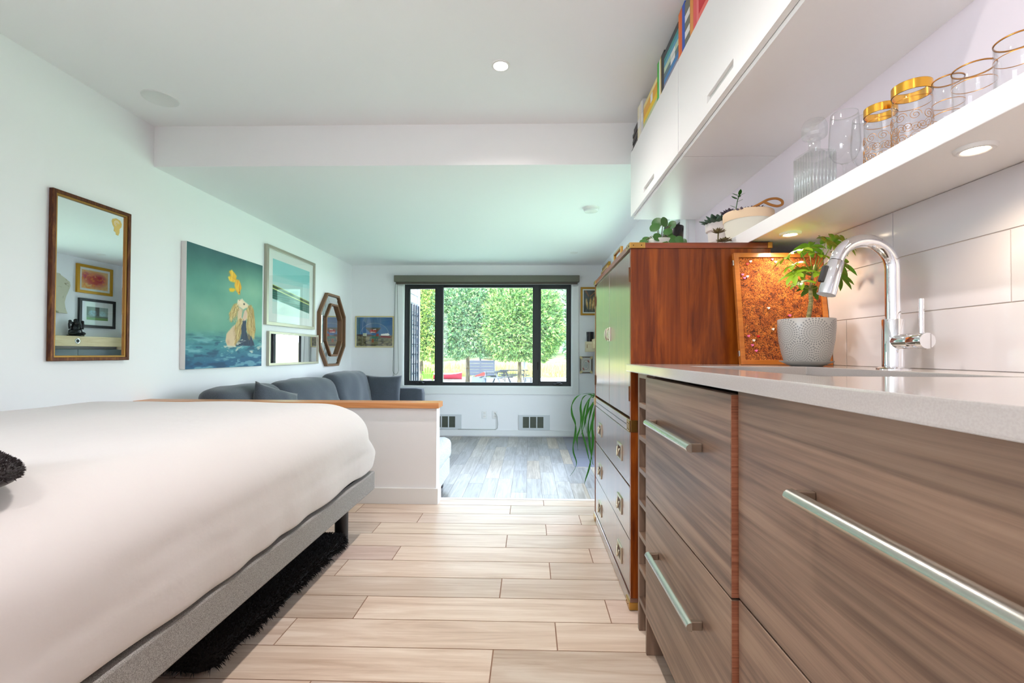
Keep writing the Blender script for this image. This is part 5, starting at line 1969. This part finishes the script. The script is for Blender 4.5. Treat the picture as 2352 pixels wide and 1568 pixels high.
downlight('glowing round downlight in the kitchen ceiling', -.157, 2.386, ZH)
downlight('round unlit downlight in the lower ceiling near the window', .543, 5.637, ZL, False)
for x, y in ((-.157, .75), (-.157, -.9)):
    downlight('round downlight in the kitchen ceiling behind the viewpoint', x, y, ZH)

# ================================================================== strap-leaf plant behind the chest
t = thing('strap_leaf_plant', 'long arching strap-leaved plant spilling out from behind the chest', 'plant', (.74, 3.98, ZS))
obj('stand', MB().lathe([(0, 0), (.10, 0), (.10, .02), (.03, .04), (.025, .60), (.12, .62), (.12, .64), (0, .64)], (.74, 3.98, ZS), 28), m_boxw, t, smooth=True, angle=40)
obj('pot', MB().lathe([(0, .641), (.075, .641), (.1, .80), (.105, .805), (.095, .805), (.085, .78), (0, .78)], (.74, 3.98, ZS), 32), m_greypot, t, smooth=True, angle=50)
LV = [[(.60, .60), (.50, .602), (.42, .575), (.375, .50), (.375, .42), (.40, .35), (.408, .30), (.402, .22), (.388, .15), (.39, .08), (.415, .0), (.40, -.06), (.36, -.12)],
      [(.60, .58), (.52, .595), (.47, .56), (.45, .48), (.455, .40), (.445, .30), (.42, .22), (.425, .15), (.43, .10)],
      [(.60, .57), (.53, .58), (.48, .50), (.46, .40), (.45, .30), (.48, .18), (.51, .06), (.545, -.04)],
      [(.60, .55), (.55, .53), (.49, .43), (.47, .33), (.445, .26)],
      [(.60, .54), (.56, .52), (.53, .40), (.515, .30), (.53, .15), (.55, .02), (.56, -.02)],
      [(.61, .52), (.57, .44), (.55, .32), (.555, .20), (.54, .05), (.52, -.05), (.49, -.15), (.488, -.19)],
      [(.62, .56), (.58, .50), (.555, .38), (.53, .28), (.52, .18), (.53, .1)],
      [(.62, .60), (.6, .62), (.57, .5), (.55, .42), (.545, .30), (.57, .2)],
      [(.61, .58), (.56, .60), (.52, .54), (.50, .44), (.49, .36), (.50, .26)]]
mb = MB()
rq = random.Random(2)
for k, P in enumerate(LV):
    yq = 3.98 + rq.uniform(-.06, .06)
    pts = [Vector((.74, 3.98, ZS + .785)), Vector((.69, 3.98, ZS + .84))] + [Vector((x, yq + .01 * math.sin(i), z)) for i, (x, z) in enumerate(P)]
    fine = []
    for i in range(len(pts) - 1):
        p0, p1, p2, p3 = pts[max(0, i - 1)], pts[i], pts[i + 1], pts[min(len(pts) - 1, i + 2)]
        for s in range(4):
            u = s / 4
            fine.append(.5 * ((2 * p1) + (p2 - p0) * u + (2 * p0 - 5 * p1 + 4 * p2 - p3) * u * u + (3 * p1 - p0 - 3 * p2 + p3) * u ** 3))
    fine.append(pts[-1])
    n = len(fine)
    wmax = .0115
    ws = [wmax * (.35 + .65 * abs(math.sin(i * .31 + k))) * (1 if i < n * .7 else max(.12, (n - i) / (n * .3))) for i in range(n)]
    mb.ribbon(fine, ws, side=(.75, -.6, .3), fold=.25)
obj('leaves', mb, m_leaf, t, smooth=True)

# ================================================================== right living-room wall (seen in the tall mirror)
def redrose(U, V):
    A = np.zeros(U.shape + (3,))
    A[:] = (236, 190, 120)
    n = vnoise(U, V, 6, 31)
    A = mixc(A, (206, 84, 70), blob(U, V, .5, .5, .55, .5, .6) * (n > .35))
    A = mixc(A, (196, 60, 76), blob(U, V, .3, .6, .25, .3, .8))
    A = mixc(A, (190, 52, 80), blob(U, V, .85, .7, .18, .25, .8))
    A = mixc(A, (240, 150, 60), np.clip((vnoise(U, V, 9, 33) - .58) * 9, 0, 1) * .8)
    return A


def spheres(U, V):
    A = np.zeros(U.shape + (3,))
    A[:] = (96, 110, 92)
    A = mixc(A, (70, 72, 60), ((U > .42) & (V > .35)).astype(float))
    A = mixc(A, (150, 170, 160), ((U < .42) & (V > .3)).astype(float))
    A = mixc(A, (110, 150, 70), (V < .2).astype(float))
    A = mixc(A, (176, 220, 226), blob(U, V, .26, .5, .2, .27, .5) * (vnoise(U, V, 14, 41) * 1.3))
    A = mixc(A, (130, 168, 190), blob(U, V, .72, .52, .23, .28, .4) * (vnoise(U, V, 14, 43) * 1.4))
    return A


m_goldfr = mat('mustard_gold_frame', C(196, 146, 34), .4, .3)
framed('framed_abstract', 'gold framed red and orange abstract, upper picture reflected in the tall mirror', 'X', XR2, 5.765, 6.265, 1.735, 2.115, .036, .03, m_goldfr, .03, m_mount, redrose, res=(60, 50))
framed('framed_spheres', 'black framed picture of two blue spheres, lower picture reflected in the tall mirror', 'X', XR2, 5.80, 6.315, 1.275, 1.665, .036, .03, m_black, .07, m_mount, spheres, res=(60, 50))
# plaster torso
mb = MB()
SEC = [(.0, .190, .060), (.06, .165, .058), (.14, .150, .060), (.22, .165, .066), (.30, .195, .072), (.36, .215, .078), (.41, .21, .066), (.455, .15, .05), (.485, .10, .042), (.50, .095, .038)]
V, F, n = [], [], 28
for z, a, d in SEC:
    for k in range(n):
        th = PI * k / (n - 1)
        y = -a * math.cos(th)
        x = -d * math.sin(th) ** .7
        for s in (-1, 1):
            g = math.exp(-(((y - s * .085) / .055) ** 2 + ((z - .30) / .05) ** 2))
            x -= .045 * g
        V.append((XR2 - .0003 + x, 5.47 + y, 1.44 + z))
for i in range(len(SEC) - 1):
    for k in range(n - 1):
        F.append((i * n + k, i * n + k + 1, (i + 1) * n + k + 1, (i + 1) * n + k))
    F.append((i * n + n - 1, i * n, (i + 1) * n, (i + 1) * n + n - 1))
F.append(tuple(range(n))[::-1])
F.append(tuple((len(SEC) - 1) * n + k for k in range(n)))
mb.add(V, F)
m_plaster = speckle('cracked_plaster', C(120, 110, 80), C(206, 202, 178), scale=14, lo=.33, hi=.42, rough=.8, detail=6, bump=.3)
o = obj('torso_sculpture', mb, m_plaster, smooth=True, angle=60)
tag(o, 'cracked cream plaster torso on the wall, reflected in the tall mirror', 'sculpture')
t = thing('pine_beam_shelf', 'thick raw pine shelf with a round inset, reflected in the tall mirror', 'shelf', (XR2 - .08, 5.75, 1.02))
m_rawpine = wood('raw_pine', [(0.3, C(206, 178, 130)), (0.5, C(228, 206, 160)), (0.7, C(238, 222, 184))], axis='Y', scale=1.5, stretch=9, rough=.6)
obj('beam', MB().cbox(XR2 - .16, XR2 - .0008, 5.20, 6.40, 1.02, 1.15, .003), m_rawpine, t)
obj('inset_ring', MB().lathe([(.020, 0), (.034, -.003), (.036, 0)], (XR2 - .1605, 5.66, 1.087), 28, axis='X'), m_steel, t, smooth=True)
obj('inset_plug', MB().lathe([(0, -.001), (.021, -.001), (.021, .0)], (XR2 - .1605, 5.66, 1.087), 24, axis='X'), m_rubber, t)
t = thing('shallow_cabinet', 'shallow dark grey two-door wall cabinet under the pine shelf, seen in the mirror', 'cabinet', (XR2 - .13, 5.75, ZS))
m_dgrey = mat('dark_grey_doors', C(104, 116, 118), .5)
obj('body', MB().cbox(XR2 - .080, XR2 - .001, 5.22, 6.38, ZS + .001, .985, .003), m_dgrey, t)
for a, c in ((5.225, 5.723), (5.727, 6.375)):
    obj('door', MB().cbox(XR2 - .098, XR2 - .0805, a, c, ZS + .04, .98, .002), m_dgrey, t)
# dark seated figurine with raised arms
mb = MB()
g = (XR2 - .085, 5.70, 1.1508)
mb.lathe([(0, 0), (.085, 0), (.085, .012), (.075, .018), (0, .018)], g, 24)
for c, r, s in (((0, 0, .06), .075, (.75, 1.05, .62)), ((0, 0, .11), .055, (.8, 1, 1)), ((-.01, 0, .165), .036, (1, 1, 1.05)), ((0, 0, .20), .022, (1, 1, 1.2)), ((-.02, -.06, .035), .035, (1.2, 1.2, .7)), ((-.02, .06, .035), .035, (1.2, 1.2, .7)), ((0, .042, .165), .018, (.4, 1, 1.2)), ((0, -.042, .165), .018, (.4, 1, 1.2))):
    mb.sphere((g[0] + c[0], g[1] + c[1], g[2] + c[2]), r, 14, 10, *s)
for s in (-1, 1):
    mb.tube([(g[0], g[1] + s * .04, g[2] + .12), (g[0] - .01, g[1] + s * .085, g[2] + .10), (g[0] - .01, g[1] + s * .09, g[2] + .15), (g[0] - .01, g[1] + s * .08, g[2] + .185)], [.016, .013, .012, .014], 8)
    mb.sphere((g[0] - .01, g[1] + s * .08, g[2] + .19), .017, 8, 6)
mb.tube([(g[0] - .045, g[1], g[2] + .155), (g[0] - .06, g[1] + .005, g[2] + .12), (g[0] - .06, g[1] + .02, g[2] + .085)], [.013, .01, .007], 8)
o = obj('figurine', mb, m_blackgloss, smooth=True)
tag(o, 'dark seated figurine with raised arms on the pine shelf, seen in the mirror', 'figurine')

# ================================================================== outside the window
ZG = -.90
m_gravel = speckle('pale_gravel', C(196, 190, 178), C(228, 224, 214), scale=3.0, lo=.3, hi=.7, rough=1, detail=8)
m_bounce_lawn = speckle('lawn', C(124, 152, 118), C(152, 172, 143), scale=5.0, lo=.3, hi=.7, rough=1, detail=8)
struct('ground', MB().box(-60, 60, 23, 34, ZG - .2, ZG).box(-60, XL - .2, -40, 23, ZG - .2, ZG).box(XL - .2, 60, -40, YF - .3, ZG - .2, ZG), m_gravel)
struct('lawn', MB().box(XR + .25, 60, YF - .3, YB + .2, ZG - .2, ZG + .01).box(-1.99, 60, YB + .2, 23, ZG - .2, ZG + .01).box(XL - .2, -1.99, 8.9, 23, ZG - .2, ZG + .01), m_bounce_lawn)  # unseen ground added in green so its bounce tints the living-room ceiling
m_meadow = speckle('dry_meadow', C(104, 118, 58), C(156, 154, 104), scale=.9, lo=.35, hi=.65, rough=1, detail=8)
mb = MB()
nx, ny = 40, 16
V = []
for j in range(ny + 1):
    for i in range(nx + 1):
        x = -50 + 100 * i / nx
        y = 34 + 40 * j / ny
        s = j / ny
        V.append((x, y, ZG + .02 + 3.4 * s + .35 * mnoise.noise(Vector((x * .15, y * .15, 0))) * min(1, s * 4)))
F = [(j * (nx + 1) + i, j * (nx + 1) + i + 1, (j + 1) * (nx + 1) + i + 1, (j + 1) * (nx + 1) + i) for j in range(ny) for i in range(nx)]
struct('meadow', mb.add(V, F), m_meadow, smooth=True)
# hillside far behind the trees
V = []
for j in range(9):
    for i in range(31):
        x = -120 + 240 * i / 30
        s = j / 8
        V.append((x, 74 + 70 * s, 2.4 + 46 * s ** 1.2 + 5 * mnoise.noise(Vector((x * .05, s * 3, 4)))))
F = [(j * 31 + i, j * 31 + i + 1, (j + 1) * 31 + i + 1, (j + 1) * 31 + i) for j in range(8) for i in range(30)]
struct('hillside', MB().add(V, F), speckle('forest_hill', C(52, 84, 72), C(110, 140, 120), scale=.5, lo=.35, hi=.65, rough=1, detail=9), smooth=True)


def grass(name, count, x0, x1, y0, y1, h, zf, m, rnd):
    mb = MB()
    for i in range(count):
        x, y = rnd.uniform(x0, x1), rnd.uniform(y0, y1)
        z = zf(x, y)
        a = rnd.uniform(0, PI)
        w = rnd.uniform(.02, .05)
        hh = h * rnd.uniform(.5, 1.2)
        lx, ly = rnd.uniform(-.3, .3) * hh, rnd.uniform(-.3, .3) * hh
        dx, dy = w * math.cos(a), w * math.sin(a)
        mb.add([(x - dx, y - dy, z), (x + dx, y + dy, z), (x + lx, y + ly, z + hh)], [(0, 1, 2)])
    o = obj(name, mb, m)
    return o


rg_ = random.Random(12)
o = grass('meadow_grass', 7000, -16, 10, 34.6, 41, .7, lambda x, y: ZG - .05 + 3.4 * (y - 34) / 40, mat('straw_grass', C(150, 152, 88), .9), rg_)
o['kind'] = 'stuff'
tag(o, 'tall dry straw-coloured grass on the bank beyond the trees', 'grass')

m_bark = speckle('spruce_bark', C(58, 56, 44), C(104, 98, 76), scale=8, rough=.95, stretch=(1, 1, .25), bump=.4, dist=.02)


def conifer(label, x, y, z0, trunk_h, rx, rz, zc, count, cols, seed, ln=.17, name='tree', group=None, trunk_r=.12, flat=1.0):
    """clipped spruce: dense ball of short needle sprays on a straight trunk"""
    rnd = random.Random(seed)
    t = thing(name, label, 'tree', (x, y, z0), group=group)
    obj('trunk', MB().tube([(x, y, z0), (x + .02, y, z0 + trunk_h * .25), (x, y, z0 + trunk_h), (x, y, zc + rz * .4)], [trunk_r * 1.25, trunk_r, trunk_r * .85, trunk_r * .3], 12), m_bark, t, smooth=True)
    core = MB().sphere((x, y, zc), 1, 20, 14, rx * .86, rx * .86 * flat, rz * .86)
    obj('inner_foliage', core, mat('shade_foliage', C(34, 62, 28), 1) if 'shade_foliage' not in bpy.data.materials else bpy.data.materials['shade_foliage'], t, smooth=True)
    mb, tn = MB(), []
    for i in range(count):
        th = rnd.uniform(0, 2 * PI)
        cz_ = rnd.uniform(-1, 1)
        s = math.sqrt(1 - cz_ * cz_)
        d = Vector((s * math.cos(th), s * math.sin(th), cz_))
        if d.y > .45:
            continue
        lump = 1 + .16 * mnoise.noise(Vector((d.x * 2.6 + seed, d.y * 2.6, d.z * 2.6))) + .10 * mnoise.noise(Vector((d.x * 7 + seed, d.y * 7, d.z * 7)))
        q = rnd.uniform(.86, 1.04) * lump
        p = Vector((x + d.x * rx * q, y + d.y * rx * flat * q, zc + max(-.82, d.z) * rz * q))
        out = (d + Vector((rnd.uniform(-.6, .6), rnd.uniform(-.6, .6), rnd.uniform(-.3, .7)))).normalized()
        col = cols[0] if rnd.random() < .45 else (cols[1] if rnd.random() < .6 else cols[2])
        cc = tuple(s2l(c / 255) * rnd.uniform(.85, 1.15) for c in col)
        l = ln * rnd.uniform(.6, 1.2)
        for k in range(4):
            e = (out + Vector((rnd.uniform(-.7, .7), rnd.uniform(-.7, .7), rnd.uniform(-.5, .5)))).normalized()
            sd = e.cross(Vector((rnd.uniform(-1, 1), -1, rnd.uniform(-1, 1)))).normalized() * l * .10
            a = p + out * l * .15 * k
            n0 = len(mb.f)
            mb.add([a - sd * .5, a + sd * .5, a + e * l * .55 + sd, a + e * l, a + e * l * .55 - sd], [(0, 1, 2, 3, 4)])
            tn.append(cc)
    o = obj('needle_sprays', mb, m_needle, t)
    set_tint(o, tn)
    return t


m_needle = attr_mat('needles', .6)
GREENS = [(90, 128, 66), (58, 98, 52), (134, 162, 92)]
BLUEG = [(84, 124, 82), (54, 92, 64), (128, 158, 104)]
LIME = [(116, 144, 64), (76, 110, 50), (156, 172, 88)]
conifer('broad clipped spruce on a bare trunk, middle of the window view', -3.95, 29.2, ZG, 2.0, 2.75, 2.55, 3.05, 26000, BLUEG, 3, group='clipped spruces in the yard', flat=.8)
conifer('clipped spruce beside the picnic table, its crown filling the upper right of the pane', -.62, 28.6, ZG, 2.0, 2.65, 2.65, 2.85, 26000, GREENS, 5, group='clipped spruces in the yard', flat=.8)
conifer('clipped spruce behind the green lawn chair, seen through the narrow casement', -6.85, 28.8, ZG, 2.0, 1.9, 3.2, 3.3, 16000, LIME, 8, group='clipped spruces in the yard', flat=.8)
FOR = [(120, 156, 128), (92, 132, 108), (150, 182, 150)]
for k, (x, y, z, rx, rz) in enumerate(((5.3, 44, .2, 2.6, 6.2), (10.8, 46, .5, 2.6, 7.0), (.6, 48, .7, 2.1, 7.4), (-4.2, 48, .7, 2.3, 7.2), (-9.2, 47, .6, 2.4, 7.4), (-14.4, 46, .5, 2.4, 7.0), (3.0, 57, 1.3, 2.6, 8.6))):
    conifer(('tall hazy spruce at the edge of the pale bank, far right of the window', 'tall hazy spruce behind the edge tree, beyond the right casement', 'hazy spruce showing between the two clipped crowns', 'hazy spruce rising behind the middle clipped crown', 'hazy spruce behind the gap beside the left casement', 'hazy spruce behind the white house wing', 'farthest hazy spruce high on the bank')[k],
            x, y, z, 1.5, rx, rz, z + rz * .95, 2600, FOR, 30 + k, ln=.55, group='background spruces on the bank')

# neighbouring wing of the house with white lap siding and a dark trellis
m_siding = mat('white_siding', C(190, 194, 204), .6)
WXs = -2.17
mb = MB()
z = -1.0
while z < 3.2:
    mb.add([(WXs, 6.62, z), (WXs, 8.72, z), (WXs, 8.72, z + .15), (WXs, 6.62, z + .15), (WXs + .022, 6.62, z), (WXs + .022, 8.72, z), (WXs + .006, 8.72, z + .15), (WXs + .006, 6.62, z + .15)],
           [(0, 1, 2, 3), (4, 7, 6, 5), (4, 5, 1, 0), (7, 3, 2, 6), (0, 3, 7, 4), (5, 6, 2, 1)])
    z += .160
struct('wall_wing', MB().box(-3.6, WXs - .003, 6.62, 8.86, ZG - .2, 3.2), mat('wing_sheathing', C(60, 66, 80), .8))
wg = thing('siding', 'white lap siding on the house wing beyond the left casement', 'siding', (WXs, 7.6, ZG))
wg['kind'] = 'structure'
obj('laps', mb, m_siding, wg)
obj('corner_board', MB().cbox(WXs - .03, WXs + .035, 8.73, 8.86, ZG, 3.2, .003), mat('corner_board', C(160, 162, 182), .6), wg)
t = thing('trellis', 'dark slatted trellis mounted on the white siding', 'trellis', (WXs + .06, 7.8, .1))
m_trel = mat('trellis_dark', C(28, 34, 46), .7)
for y in (7.29, 7.46, 7.63, 7.80, 7.97, 8.14, 8.31, 8.47, 8.64):
    obj('upright', MB().cbox(WXs + .045, WXs + .07, y - .022, y + .022, ZG, 1.84, .002), m_trel, t)
mb = MB()
for k in range(14):
    obj('crossbar', MB().cbox(WXs + .025, WXs + .045, 7.2, 8.70, -.7 + k * .18, -.68 + k * .18, .002), m_trel, t)

# yard things
m_lime = mat('lime_plastic', C(70, 138, 18), .4)
t = thing('lawn_chair', 'lime green slatted lawn chair seen from behind beside a spruce trunk', 'chair', (-6.15, 27.6, ZG), rotz=.25)
for k in range(5):
    a = (k - 2) * .10
    mb = MB()
    x0 = (k - 2) * .125
    mb.add([], [])
    h = 1.0 - .06 * (k - 2) ** 2
    pts = [Vector((x0 * .8, .30, .28)), Vector((x0 * 1.0, .12, .62)), Vector((x0 * 1.25, -.10, h))]
    mb.ribbon([tuple(p) for p in pts], [.05, .058, .05], side=(1, 0, 0))
    mb2 = MB().add([(v[0], v[1] + .02, v[2]) for v in mb.v], mb.f)
    mb.merge(mb2)
    lobj('back_slat', mb, m_lime, t)
lobj('back_rail', MB().cbox(-.32, .32, .10, .13, .58, .66, .005).cbox(-.28, .28, .27, .31, .26, .36, .005), m_lime, t)
lobj('seat', MB().cbox(-.28, .28, .28, .80, .30, .34, .01), m_lime, t)
for s in (-1, 1):
    lobj('armrest', MB().cbox(s * .36 - .05, s * .36 + .05, .05, .80, .52, .55, .01), m_lime, t)
    lobj('leg', MB().cbox(s * .30 - .03, s * .30 + .03, .70, .78, 0, .52, .005), m_lime, t)
    lobj('leg', MB().cbox(s * .30 - .03, s * .30 + .03, .06, .14, 0, .52, .005), m_lime, t)

m_weath = mat('weathered_grey_wood', C(62, 70, 78), .85)


def picnic(label, x, y, rz):
    t = thing('picnic_table', label, 'table', (x, y, ZG), rotz=rz, group='picnic tables in the yard')
    for k in range(4):
        lobj('top_board', MB().cbox(-.95, .95, -.36 + k * .185, -.36 + k * .185 + .17, .70, .745, .004), m_weath, t)
    for s in (-1, 1):
        lobj('bench', MB().cbox(-.95, .95, s * .72 - .13, s * .72 + .13, .40, .44, .004), m_weath, t)
    for sx in (-.7, .7):
        lobj('cross_beam', MB().box(sx - .02, sx + .02, -.80, .80, .33, .40).box(sx - .02, sx + .02, -.36, .36, .63, .70), m_weath, t)
        for s in (-1, 1):
            lobj('leg', MB().add([(sx + .021 + e_, s * (y_ + d_), z_) for e_ in (0, .045) for (y_, z_) in ((.62, 0), (.30, .70)) for d_ in (-.05, .05)], [(0, 1, 3, 2), (4, 6, 7, 5), (0, 4, 5, 1), (2, 3, 7, 6), (0, 2, 6, 4), (1, 5, 7, 3)]), m_weath, t)
    return t


picnic('weathered grey picnic table, the nearer one, seen from its end', -2.05, 28.4, 1.15)
picnic('weathered grey picnic table farther back, beside the spruce trunk', -1.05, 30.8, .15)
t = thing('canoe', 'red canoe lying on the gravel left of the middle tree trunk', 'canoe', (-6.25, 31.5, ZG))
mb = MB()
V, F = [], []
for i in range(17):
    s = -1 + 2 * i / 16
    b_ = .40 * (1 - s * s) ** .6 + .015
    zt = .42 + .12 * s ** 4
    for a, zz2 in ((-1, zt), (-.8, .16), (0, .04), (.8, .16), (1, zt)):
        V.append((-6.25 + s * 1.6, 31.5 + a * b_, ZG + zz2))
for i in range(16):
    for k in range(4):
        F.append((5 * i + k, 5 * i + k + 1, 5 * i + 5 + k + 1, 5 * i + 5 + k))
obj('hull', MB().add(V, F), mat('canoe_red', C(170, 44, 64), .4), t, smooth=True)
obj('gunwale', MB().tube([V[5 * i] for i in range(17)], .03, 6).tube([V[5 * i + 4] for i in range(17)], .03, 6), m_white, t, smooth=True)
t = thing('board_fence', 'short grey board fence with posts standing behind the trees', 'fence', (-3.4, 33.0, ZG))
for x in (-4.55, -3.55, -2.55):
    obj('post', MB().cbox(x - .05, x + .05, 33.04, 33.14, ZG, ZG + 1.5, .005), m_weath, t)
mb = MB()
for k in range(5):
    mb.cbox(-4.6, -2.5, 33.0, 33.04, ZG + .25 + k * .22, ZG + .25 + k * .22 + .21, .003)
obj('boards', mb, mat('pale_grey_boards', C(104, 112, 124), .85), t)
t = thing('planter_box', 'low slate-blue box planter beside the middle tree trunk', 'box', (-3.05, 29.0, ZG))
obj('box', MB().cbox(-3.65, -2.75, 28.8, 29.3, ZG, ZG + .36, .02), mat('slate_blue', C(66, 88, 112), .7), t)
obj('soil', MB().box(-3.6, -2.8, 28.85, 29.25, ZG + .36, ZG + .365), m_soil, t)
o = obj('tarp', MB().add([(-3.75, 31.4, ZG + .30), (-3.05, 31.5, ZG + .35), (-3.08, 31.5, ZG + .58), (-3.05, 31.9, ZG), (-3.8, 31.9, ZG), (-3.75, 31.4, ZG), (-3.05, 31.5, ZG)], [(0, 1, 2), (0, 2, 3, 4), (5, 6, 1, 0), (1, 6, 3, 2), (5, 0, 4), (4, 3, 6, 5)]), mat('tarp_red', C(222, 80, 70), .5))
tag(o, 'red and pale peaked cover lying behind the planter box', 'cover')
t = thing('slatted_stool', 'small slatted grey stool at the right edge of the middle pane', 'stool', (-.08, 27.0, ZG))
for x in (-.26, .1):
    for y in (26.8, 27.16):
        obj('leg', MB().cbox(x - .03, x + .03, y - .03, y + .03, ZG, ZG + .42, .004), m_weath, t)
mb = MB()
for k in range(4):
    mb.cbox(-.3, .14, 26.77, 26.80, ZG + .08 + k * .1, ZG + .13 + k * .1, .003)
obj('slats', mb, m_weath, t)
obj('seat', MB().cbox(-.31, .15, 26.76, 27.2, ZG + .42, ZG + .45, .004), m_weath, t)
t = thing('closed_parasol', 'closed pale parasol on a wooden pole beside the right-hand tree trunk', 'parasol', (-.28, 29.6, ZG))
obj('pole', MB().tube([(-.28, 29.6, ZG), (-.28, 29.6, ZG + 1.9)], .03, 8), m_maple, t)
obj('canopy', MB().lathe([(.13, .85), (.12, .9), (.06, 1.55), (.02, 1.75), (0, 1.75)], (-.28, 29.6, ZG), 12), mat('parasol_cloth', C(150, 158, 168), .8), t, smooth=True)

# ================================================================== daylight and lamps
w = bpy.data.worlds.new('World')
SC.world = w
w.use_nodes = True
t = w.node_tree
bg = t.nodes['Background']
tc = N(t, 'ShaderNodeTexCoord')
sp = N(t, 'ShaderNodeSeparateXYZ')
t.links.new(tc.outputs['Generated'], sp.inputs[0])
r = ramp(t, [(0.0, (.80, .86, .92, 1)), (.5, (.84, .92, 1.0, 1)), (1.0, (.50, .70, 1.0, 1))])
mp = N(t, 'ShaderNodeMapRange')
mp.inputs[1].default_value = -1
t.links.new(sp.outputs[2], mp.inputs[0])
t.links.new(mp.outputs[0], r.inputs[0])
t.links.new(r.outputs[0], bg.inputs[0])
bg.inputs[1].default_value = SKY


def lamp(name, typ, loc, rot=(0, 0, 0), **kw):
    d = bpy.data.lights.new(name, typ)
    for k, v in kw.items():
        setattr(d, k, v)
    o = bpy.data.objects.new(name, d)
    COL.objects.link(o)
    o.location, o.rotation_euler = loc, rot
    return o


sun = lamp('sun', 'SUN', (0, -5, 30), energy=SUN, angle=math.radians(2), color=(1, .95, .86))
sun.rotation_euler = Vector((.32, .62, -.72)).to_track_quat('-Z', 'Y').to_euler()
for i, (x, y, z) in enumerate(DOWN):
    lamp('downlight_lamp', 'SPOT', (x, y, z - .012), energy=DOWNW, spot_size=math.radians(150), spot_blend=.9, shadow_soft_size=.035, color=(1, .925, .885))
for x, y in PUCKS:
    lamp('puck_lamp', 'SPOT', (x, y, 1.360), energy=PUCKW, spot_size=math.radians(150), spot_blend=.7, shadow_soft_size=.02, color=(1, .80, .58))
# light portals in the window and the two added glazed openings
for x, y, z, sx, sz_, rx, rz in ((-.6, YB + .13, 1.21, 2.36, 1.43, -PI / 2, 0), (XL - .13, (LY0 + LY1) / 2, (LZ0 + LZ1) / 2, LY1 - LY0, LZ1 - LZ0, PI / 2, -PI / 2), (XR2 + .17, (DY0 + DY1) / 2, .87, DY1 - DY0, 2.1, PI / 2, PI / 2)):
    o = lamp('window_portal', 'AREA', (x, y, z), (rx, 0, rz), shape='RECTANGLE', size=sx, size_y=sz_)
    o.data.cycles.is_portal = True

# ================================================================== camera
cd = bpy.data.cameras.new('camera')
cam = bpy.data.objects.new('camera', cd)
COL.objects.link(cam)
cd.sensor_width = 36.0
cd.lens = 36.0 * 1050 / 2352
cd.shift_x = -15.424 / 2352
cd.shift_y = 12.639 / 2352
cd.clip_start = .02
cd.clip_end = 400
yaw, pitch, roll = [math.radians(v) for v in (1.33969, .81104, .23707)]
r_ = Vector((math.cos(yaw), math.sin(yaw), 0))
f_ = Vector((-math.sin(yaw) * math.cos(pitch), math.cos(yaw) * math.cos(pitch), math.sin(pitch)))
u_ = r_.cross(f_)
r2 = r_ * math.cos(roll) + u_ * math.sin(roll)
u2 = u_ * math.cos(roll) - r_ * math.sin(roll)
Mc = Matrix((r2, u2, -f_)).transposed().to_4x4()
Mc.translation = (0, 0, .95)
cam.matrix_world = Mc
SC.camera = cam

vs = SC.view_settings
vs.view_transform = 'Standard'
vs.look = 'None'
vs.exposure = EXPO
vs.gamma = 1.0
vs.use_curve_mapping = False
cy = SC.cycles
cy.max_bounces = 10
cy.diffuse_bounces = 5
cy.glossy_bounces = 5
cy.transmission_bounces = 8
cy.transparent_max_bounces = 64
cy.sample_clamp_indirect = 6
cy.caustics_reflective = False
cy.caustics_refractive = False
cy.use_denoising = True
